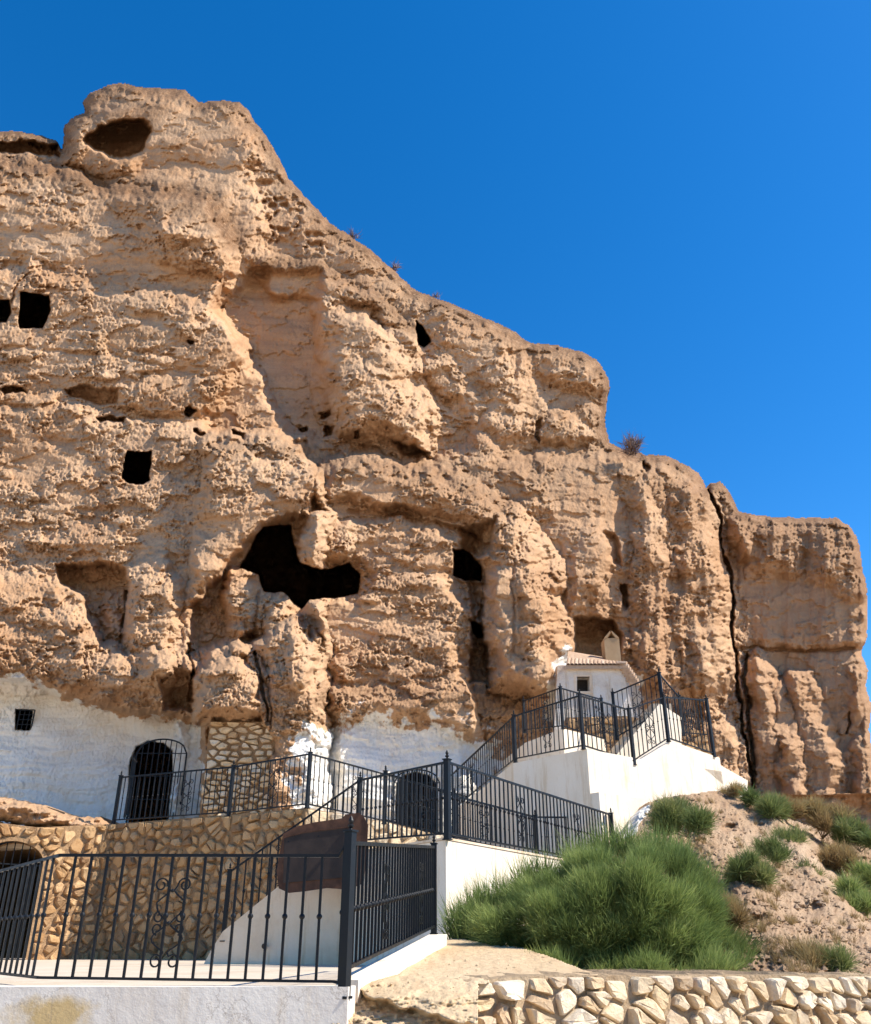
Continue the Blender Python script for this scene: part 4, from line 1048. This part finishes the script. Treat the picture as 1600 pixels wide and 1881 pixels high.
def post_mesh(h, w):
    mb = MB(); mb.prism([(-w / 2, -w / 2), (w / 2, -w / 2), (w / 2, w / 2), (-w / 2, w / 2)], -0.02, h)
    mb.prism([(-w * .66, -w * .66), (w * .66, -w * .66), (w * .66, w * .66), (-w * .66, w * .66)], h, h + 0.012)
    mb.prism([(-w * .66, -w * .66), (w * .66, -w * .66), (w * .66, w * .66), (-w * .66, w * .66)], -0.02, -0.005)
    return mb.mesh('post', M['iron'])
def finial_mesh(s):
    mb = MB(); mb.lathe([(0.35 * s, 0), (0.22 * s, 0.35 * s), (0.55 * s, 0.6 * s), (0.6 * s, 0.9 * s), (0.25 * s, 1.1 * s), (0.42 * s, 1.35 * s), (0.5 * s, 1.7 * s), (0.28 * s, 2.2 * s), (0.03 * s, 2.6 * s)], 8)
    return mb.mesh('finial', M['iron'])
def railing(name, label, nodes, gap=0.12, pw=0.055, scrolls=(), bw=0.015, collar=(0.5,), rail=0.014, mid=False):
    """nodes: (u, v_base, v_top, Y, has_post)"""
    nb = [P(n[0], n[1], n[3]) for n in nodes]; nt = []
    for p, n in zip(nb, nodes):
        z = P(n[0], n[2], n[3]).z; nt.append(Vector((p.x, p.y, z)))
    g = empty(name, tuple(nb[0]), label, 'railing', 'black wrought iron railings on the terraces and stairs')
    for i, n in enumerate(nodes):
        if not n[4]: continue
        w = pw * (n[5] if len(n) > 5 else 1)
        j = min(i, len(nodes) - 2); dd = nb[j + 1] - nb[j]
        h = (nt[i] - nb[i]).z + 0.03
        po = inst('post', post_mesh(h, w), nb[i], g, math.atan2(dd.y, dd.x))
        fi = bpy.data.objects.new('finial', finial_mesh(w * 0.62)); C.objects.link(fi); fi.parent = po; fi.location = (0, 0, h + 0.012)
    for i in range(len(nodes) - 1):
        a, b, at_, bt = nb[i], nb[i + 1], nt[i], nt[i + 1]
        dd = (b - a); rz = math.atan2(dd.y, dd.x); L = math.hypot(dd.x, dd.y)
        gp = gap[i] if isinstance(gap, (list, tuple)) else gap
        lo = Vector((0, 0, 0.06))
        for nm, p, q in (('top_rail', at_, bt), ('bottom_rail', a + lo, b + lo)):
            mb = MB(); side = Vector((-dd.y, dd.x, 0)).normalized() * rail * 1.15
            up = Vector((0, 0, rail * (1.0 if nm == 'top_rail' else 0.8)))
            mb.add([p - side - up, p + side - up, p + side + up, p - side + up, q - side - up, q + side - up, q + side + up, q - side + up],
                   [(0, 3, 2, 1), (4, 5, 6, 7), (0, 1, 5, 4), (1, 2, 6, 5), (2, 3, 7, 6), (3, 0, 4, 7)])
            mb.build(nm, M['iron'], g)
        k = max(2, round(L / gp))
        h0 = (at_ - a).z - 0.06; h1 = (bt - b).z - 0.06
        me0 = bar_mesh(1.0, 0, bw, collar)
        for q in range(1, k):
            t = q / k; h = h0 + (h1 - h0) * t
            o = inst('baluster', me0, a.lerp(b, t) + lo, g, rz); o.scale = (1, 1, h)
        for (si, st_, *sw) in scrolls:
            if si != i: continue
            hh = h0 + (h1 - h0) * st_
            inst('scroll_ornament', scroll_mesh(hh * 0.78, sw[0] if sw else 0.14, 0.007), a.lerp(b, st_) + lo + Vector((0, 0, hh * 0.08)), g, rz)
    return g
fY = 6.3
# long fence on the terrace
railing('terrace_fence', 'long black iron fence of thin bars across the bottom left terrace edge', [(-40, 1800, 1600, 7.6, 0), (67, 1815, 1571, 6.42, 0), (612, 1823, 1572, 6.24, 0), (632, 1828, 1537, 6.2, 1)], gap=[0.135, 0.1175, 0.06, 1], pw=0.058, bw=0.0155, rail=0.010, scrolls=((1, 0.425, 0.13),))
railing('bar_panel', 'dense panel of close set black iron bars standing on the sloping white plinth', [(637, 1797, 1549, 6.4, 0), (797, 1713, 1556, 10.0, 1, 0.8)], gap=0.118, pw=0.07, bw=0.018, collar=(0.45,), rail=0.014, scrolls=((0, 0.33, 0.12), (0, 0.78, 0.12)))
# stair flight + landing corner + sunlit side
railing('landing_railing', 'black iron railing turning the tall corner post on the lower white landing', [(410, 1727, 1602, 14.0, 1), (657, 1552, 1433, 13.6, 1), (822, 1540, 1400, 11.8, 1, 1.35), (1131, 1596, 1497, 16.9, 1)], gap=[0.125, 0.115, 0.135], pw=0.055, bw=0.018, scrolls=((0, 0.42), (2, 0.36), (2, 0.72)))
railing('inner_railing', 'lower black iron railing behind the landing corner, in front of the shaded white stair wall', [(706, 1512, 1420, 15.8, 1), (836, 1545, 1462, 15.4, 1), (987, 1580, 1501, 17.0, 1), (1126, 1584, 1502, 18.2, 0)], gap=0.13, pw=0.06, bw=0.016, scrolls=((0, 0.35), (0, 0.62), (1, 0.34), (2, 0.5)))
railing('walkway_railing', 'black iron railing on top of the shaded rubble wall, before the left cave door', [(209, 1512, 1428, 18.9, 1), (420, 1498, 1409, 17.9, 1), (564, 1483, 1385, 16.8, 1), (737, 1520, 1431, 18.6, 1), (860, 1546, 1464, 19.8, 0)], gap=0.125, pw=0.06, bw=0.015, scrolls=((0, 0.62), (1, 0.55), (2, 0.5)))
railing('post_railing', 'short black iron railing stub with a single post beside the left cave doorway', [(229, 1500, 1392, 21.5, 1), (236, 1504, 1400, 21.0, 0)], gap=0.12, pw=0.05, bw=0.014)
railing('upper_stair_railing', 'black iron railing climbing beside the upper white stair and round its sunlit corner', [(830, 1492, 1424, 22.0, 0), (947, 1399, 1316, 18.5, 1), (1072, 1375, 1278, 17.05, 1), (1165, 1404, 1304, 17.78, 1)], gap=0.125, pw=0.06, bw=0.015, scrolls=((0, 0.35), (1, 0.5), (2, 0.5)))
railing('gable_railing', 'black iron railing on the gabled white parapet at the right end of the upper terrace', [(1168, 1400, 1302, 17.8, 0), (1228, 1361, 1281, 18.36, 1), (1312, 1389, 1286, 19.2, 1)], gap=0.12, pw=0.06, bw=0.015, scrolls=((0, 0.5), (1, 0.5)))
railing('back_railing', 'small black iron railing in front of the cave house window, behind the upper railing', [(964, 1345, 1288, 22.0, 1), (1034, 1338, 1264, 20.4, 1), (1111, 1362, 1285, 21.6, 1)], gap=0.125, pw=0.055, bw=0.014, scrolls=((0, 0.6), (1, 0.9)))
railing('high_corner_railing', 'highest black iron railing, rising to a peak post right of the cave house', [(1133, 1358, 1274, 20.8, 1), (1219, 1310, 1238, 20.2, 1, 1.2), (1256, 1350, 1280, 21.4, 1), (1300, 1354, 1288, 21.6, 0)], gap=0.115, pw=0.06, bw=0.014, scrolls=((0, 0.5),))

# ------------------------------------------------------------------ rusty board
bY = 12.9
outl = [(512, 1632), (508, 1600), (515, 1560), (520, 1532), (545, 1518), (580, 1510), (630, 1503), (634, 1496), (660, 1493), (668, 1500), (676, 1514), (674, 1560), (668, 1622), (640, 1634), (600, 1631), (560, 1637), (530, 1640)]
sg = empty('notice_board', tuple(P(590, 1636, bY)), 'weathered dark brown metal notice board with ragged edges standing on the stair wall', 'board')
mb = MB(); mb.slab([P(u, v, bY) for u, v in outl], (0, 0.05, 0)); mb.build('backing_plate', M['rust'], sg)
pan = [(520, 1622), (522, 1540), (560, 1530), (645, 1520), (648, 1600), (630, 1612)]
mb = MB(); mb.slab([P(u, v, bY - 0.02) for u, v in pan], (0, 0.018, 0)); mb.build('panel', M['rustdark'], sg)
mb = MB(); mb.tube([P(521, 1538, bY - 0.03), P(560, 1528, bY - 0.03), P(646, 1518, bY - 0.03)], 0.008, 4); mb.build('trim', M['rust'], sg)
for u, v in ((530, 1546), (636, 1531), (528, 1612), (640, 1602), (585, 1536)):
    c = P(u, v, bY - 0.022); mb = MB(); mb.slab([c + Vector((0.012 * math.cos(k * 1.047), 0, 0.012 * math.sin(k * 1.047))) for k in range(6)], (0, 0.012, 0)); mb.build('bolt', M['iron'], sg)
for u in (540, 655):
    mb = MB(); p = P(u, 1560, bY + 0.09); mb.prism([(p.x - .02, p.y - .02), (p.x + .02, p.y - .02), (p.x + .02, p.y + .02), (p.x - .02, p.y + .02)], P(600, 1625, bY).z, p.z); mb.build('leg', M['rust'], sg)

# ------------------------------------------------------------------ shrubs
def strands(name, clumps, n, length, width, mat, parent, up=0.75, seed=1, droop=0.1, heart=None):
    """clumps: (centre, radius). Thin tapering needles growing outwards and up from every clump"""
    rg = np.random.RandomState(seed)
    cs = np.array([list(c) for c, r in clumps]); rs = np.array([r for c, r in clumps])
    ci = rg.choice(len(clumps), n, p=rs ** 2 / (rs ** 2).sum())
    d = rg.normal(size=(n, 3)); d /= np.linalg.norm(d, axis=1, keepdims=True)
    rad = rg.rand(n) ** 0.6 * rs[ci]
    base = cs[ci] + d * rad[:, None] * np.array([1, 1, 0.9])
    dirv = d * 0.55 + np.array([0, 0, up]) + rg.normal(size=(n, 3)) * 0.28
    if heart is not None:
        hd = cs[ci] - np.array(list(heart)); hd /= np.linalg.norm(hd, axis=1, keepdims=True); dirv += 0.7 * hd
    dirv /= np.linalg.norm(dirv, axis=1, keepdims=True)
    L = length * (0.5 + rg.rand(n))
    mid = base + dirv * (L * 0.55)[:, None]
    tip = base + dirv * L[:, None] + rg.normal(size=(n, 3)) * 0.12 * L[:, None]; tip[:, 2] -= droop * L
    side = rg.normal(size=(n, 3)); side -= (side * dirv).sum(1)[:, None] * dirv; side /= np.linalg.norm(side, axis=1, keepdims=True)
    w = width * (0.6 + 0.8 * rg.rand(n))[:, None]
    v = np.stack([base - side * w * 0.5, base + side * w * 0.5, mid + side * w * 0.5, mid - side * w * 0.5, tip], 1).reshape(-1, 3)
    org = cs.mean(0); v = v - org
    me = bpy.data.meshes.new(name); nvt = len(v)
    me.vertices.add(nvt); me.vertices.foreach_set('co', v.astype(np.float32).ravel())
    b5 = (np.arange(n) * 5)[:, None]
    loops = np.concatenate([b5 + np.array([0, 1, 2, 3]), b5 + np.array([3, 2, 4])], 1)
    me.loops.add(loops.size); me.loops.foreach_set('vertex_index', loops.astype(np.int32).ravel())
    me.polygons.add(n * 2); ls = np.stack([np.arange(n) * 7, np.arange(n) * 7 + 4], 1).ravel()
    me.polygons.foreach_set('loop_start', ls.astype(np.int32)); me.update(calc_edges=True)
    ctone = rg.rand(len(clumps)) * 0.45
    tone = np.clip(ctone[ci] + rg.rand(n) * 0.35, 0, 1)
    at = me.attributes.new('tone', 'FLOAT', 'POINT'); at.data.foreach_set('value', np.clip(tone[:, None] + np.array([-0.12, -0.12, 0.06, 0.06, 0.26]), 0, 1).astype(np.float32).ravel())
    me.materials.append(mat)
    o = bpy.data.objects.new(name, me); C.objects.link(o); place(o, org, parent)
    return o
def shrub(name, label, group, u, v, Y, wpx, hpx, n, mat, seed, length=0.16, width=0.006, up=0.7, lean=0.0, stems=6, cr=0.28, cat='shrub', ncl=None):
    rr = random.Random(seed); base = P(u, v, Y); sc = Y * 1.02 / F_PX
    rx = wpx * sc / 2; rz = hpx * sc; ry = rx * 0.8
    g = empty(name, tuple(base), label, cat, group)
    cl = []
    ncl = ncl or max(7, int(n / 900))
    for k in range(ncl):
        th = rr.uniform(0, 2 * math.pi); ph = rr.random() ** 0.7
        r_ = math.sqrt(rr.random())
        x = r_ * math.cos(th); y = r_ * math.sin(th); z = math.sqrt(max(0, 1 - r_ * r_)) * rr.uniform(0.35, 0.92)
        cr_ = cr * min(rx, rz) * rr.uniform(0.7, 1.3)
        cl.append((base + Vector((x * (rx - cr_ * 0.6) + lean * z * rz, y * ry, max(cr_ * 0.4, z * (rz - cr_)))), cr_))
    strands('foliage', cl, n, length, width, M[mat], g, up, seed)
    for k in range(stems):
        c = cl[k % len(cl)][0]
        mb = MB(); mb.tube([base + Vector((rr.uniform(-.04, .04) * rx, 0, -0.05)), base.lerp(c, 0.5) + Vector((rr.uniform(-.05, .05), 0, 0)), c], [0.018 * min(1, rx), 0.012 * min(1, rx), 0.004], 4)
        mb.build('stem', M['wood'], g)
    return g
# the large green bush, its crown drawn from overlapping mounds
def big_bush():
    g = empty('broom_bush', tuple(P(1110, 1790, 9.6)), 'very large dense green broom bush behind the low field stone wall', 'bush')
    rr = random.Random(5); cl = []
    outline = [(838, 1722), (872, 1668), (930, 1632), (985, 1612), (1035, 1588), (1090, 1562), (1140, 1536), (1200, 1536), (1258, 1562), (1306, 1608), (1330, 1660), (1362, 1710), (1398, 1758), (1390, 1799), (1180, 1803), (1010, 1799), (975, 1778), (940, 1742), (880, 1728)]
    pts = [(rr.uniform(840, 1400), rr.uniform(1550, 1800)) for _ in range(2600)]
    A = np.array(pts); s = sdf(A[:, 0], A[:, 1], outline)
    k = 0
    for (u, v), d in zip(pts, s):
        if d < 12: continue
        k += 1
        if k > 230: break
        t_ = min(d / 115.0, 1); bul = math.sqrt(1 - (1 - t_) ** 2)
        Yc = min(11.4 - 1.9 * bul, np.interp(v, [1550, 1700, 1790], [13.5, 11.0, 9.0])) + rr.random() ** 1.3 * 0.75
        cl.append((P(u, v + 12, Yc), rr.uniform(0.07, 0.24)))
    strands('foliage', cl, 190000, 0.13, 0.0038, M['green'], g, up=0.45, seed=5, droop=0.0, heart=P(1150, 1790, 11.2))
    # sprays poking out along the top and left edge
    edge = []
    for (u, v) in ((850, 1715), (880, 1672), (935, 1640), (1000, 1612), (1060, 1580), (1110, 1560), (1150, 1552), (1205, 1560), (1240, 1575), (900, 1660), (970, 1620), (1290, 1620), (845, 1700), (865, 1690)):
        edge.append((P(u, v + 16, np.interp(v, [1550, 1640, 1720], [11.3, 11.2, 10.7])), 0.16))
    strands('spray', edge, 5200, 0.30, 0.006, M['green'], g, up=1.3, seed=6, droop=0.0)
    b = P(1110, 1800, 10.0)
    for k in range(16):
        c = cl[k * 9][0]; mb = MB(); mb.tube([b + Vector((rr.uniform(-.8, .8), rr.uniform(0, 1), -0.1)), b.lerp(c, 0.5), c], [0.03, 0.02, 0.006], 5); mb.build('stem', M['wood'], g)
big_bush()
sg_ = 'scrub plants growing on the earth slope'
shrub('scrub_bush', 'round olive green scrub growing directly below the gabled white parapet', sg_, 1262, 1532, 14.6, 112, 62, 7500, 'olive', 51, 0.20, 0.007)
shrub('scrub_bush', 'bright green scrub just right of the white stair block, topmost on the slope', sg_, 1400, 1506, 16.6, 84, 50, 5200, 'olive', 52, 0.2, 0.008)
shrub('scrub_bush', 'long straggling green scrub trailing down the ridge below the topmost scrub', sg_, 1462, 1585, 15.8, 84, 60, 5600, 'olive', 53, 0.2, 0.008)
shrub('scrub_bush', 'small upright green scrub alone in the middle of the bare earth slope', sg_, 1378, 1632, 12.6, 72, 52, 4200, 'olive', 54, 0.18, 0.006)
shrub('dry_scrub', 'pale dry straw tuft just left of the topmost bright green scrub', sg_, 1352, 1466, 17.2, 50, 20, 1500, 'straw', 55, 0.16, 0.007)
shrub('dry_scrub', 'wide golden dry scrub near the right edge, below the ochre bank', sg_, 1510, 1536, 17.5, 110, 66, 6000, 'straw', 56, 0.22, 0.008)
shrub('dry_scrub', 'orange straw coloured round scrub right of the ridge, below the wide golden one', sg_, 1548, 1602, 16.2, 84, 46, 4500, 'straw', 57, 0.2, 0.008)
shrub('scrub_bush', 'vivid green scrub against the ochre bank at the far right edge', sg_, 1580, 1560, 17.0, 78, 56, 4600, 'olive', 58, 0.2, 0.008)
shrub('scrub_bush', 'green scrub at the lower right edge of the photo beside the bare earth', sg_, 1572, 1700, 13.4, 86, 72, 6000, 'green', 59, 0.2, 0.007)
shrub('dry_scrub', 'yellowing dry scrub hugging the right side of the large green bush', sg_, 1352, 1742, 10.6, 70, 78, 4200, 'straw', 60, 0.16, 0.005)
shrub('dry_scrub', 'low brown dry scrub in the hollow between the two ridge top scrubs', sg_, 1445, 1500, 17.2, 60, 34, 2200, 'straw', 67, 0.18, 0.007)
shrub('dry_scrub', 'scraggly reddish dry scrub beneath the straggling ridge scrub', sg_, 1530, 1668, 14.8, 66, 50, 2600, 'straw', 68, 0.2, 0.006)
shrub('dry_scrub', 'small golden tuft low on the slope right of the large bush', sg_, 1408, 1756, 10.8, 48, 42, 2200, 'straw', 61, 0.16, 0.005)
shrub('dry_scrub', 'sparse pale tuft behind the field stone wall, left of two', sg_, 1478, 1792, 9.3, 70, 50, 2400, 'straw', 62, 0.18, 0.004)
shrub('scrub_bush', 'sparse olive tuft behind the field stone wall near the right edge', sg_, 1540, 1794, 9.2, 60, 34, 1700, 'olive', 63, 0.16, 0.004)
shrub('scrub_bush', 'thin grey green scrub on the slope above the small upright one', sg_, 1420, 1590, 14.0, 60, 46, 2000, 'olive', 64, 0.18, 0.005)
shrub('scrub_bush', 'faded olive scrub right of the bare earth below the ridge', sg_, 1480, 1640, 14.4, 70, 48, 2000, 'olive', 65, 0.18, 0.006)
shrub('scrub_bush', 'dark green scrub cut off by the right edge, lowest on the ridge', sg_, 1604, 1655, 15.4, 60, 60, 3600, 'green', 66, 0.2, 0.007)
sg2 = 'dead twiggy plants on the cliff edge'
shrub('twiggy_plant', 'purple brown twiggy plant on the step of the cliff skyline right of the upper block', sg2, 1160, 830, 28.5, 46, 26, 330, 'twigs', 71, 0.5, 0.022, 0.9, stems=4)
shrub('twiggy_plant', 'tiny dead plant on the steep skyline above the pitted flank', sg2, 648, 436, 33.0, 22, 12, 90, 'twigs', 72, 0.4, 0.02, 0.9, stems=3)
shrub('twiggy_plant', 'tiny dead plant on the sloping skyline in the middle of the cliff edge', sg2, 726, 496, 32.5, 18, 10, 80, 'twigs', 73, 0.35, 0.02, 0.9, stems=3)
shrub('twiggy_plant', 'smallest dry tuft on the skyline just above the small dark hole', sg2, 800, 548, 32.0, 16, 8, 60, 'twigs', 74, 0.3, 0.02, 0.9, stems=3)

# ------------------------------------------------------------------ litter: loose clods and dry grass on the slope and ledge
def scatter_pts(n, box, depthf, keepf, seed):
    rg = np.random.RandomState(seed); U = rg.uniform(box[0], box[2], (1, n)); V = rg.uniform(box[1], box[3], (1, n))
    k = keepf(U, V)[0]; Y = depthf(U, V)[0]
    return [P(u, v, y - 0.01) for u, v, y, q in zip(U[0], V[0], Y, k) if q]
def clods(name, pts, r0, r1, mat, seed):
    rr = random.Random(seed); mb = MB()
    ico = [(0, 0, 1), (0.9, 0, 0.1), (0.2, 0.85, 0), (-0.8, 0.4, 0.1), (-0.6, -0.7, 0), (0.4, -0.85, 0.1), (0, 0, -0.8)]
    fc = [(0, 1, 2), (0, 2, 3), (0, 3, 4), (0, 4, 5), (0, 5, 1), (6, 2, 1), (6, 3, 2), (6, 4, 3), (6, 5, 4), (6, 1, 5)]
    for p in pts:
        r = r0 + (r1 - r0) * rr.random() ** 3
        mb.add([(p.x + r * x * rr.uniform(.7, 1.3), p.y + r * y * rr.uniform(.7, 1.3), p.z + r * z * rr.uniform(.5, 1.0)) for x, y, z in ico], fc)
    o = mb.build(name, mat); o['kind'] = 'stuff'; return o
clods('loose_clods', scatter_pts(1500, (1170, 1460, 1640, 1800), slope_depth, lambda U, V: sdf(U, V, SLP) > 8, 301), 0.012, 0.06, M['slope'], 302)
clods('pebbles', scatter_pts(160, (660, 1730, 1060, 1860), bed_depth, lambda U, V: sdf(U, V, BED) > 5, 303), 0.004, 0.022, M['slabrock'], 304)
gp = scatter_pts(420, (1200, 1470, 1640, 1795), slope_depth, lambda U, V: (sdf(U, V, SLP) > 8) & (fbm(U / 60, V / 60, 310, 3) > 0.02), 305)
dg = strands('dry_grass', [(p, 0.035) for p in gp], 9000, 0.085, 0.0035, M['straw'], None, up=1.0, seed=306)
tag(dg, kind='stuff')
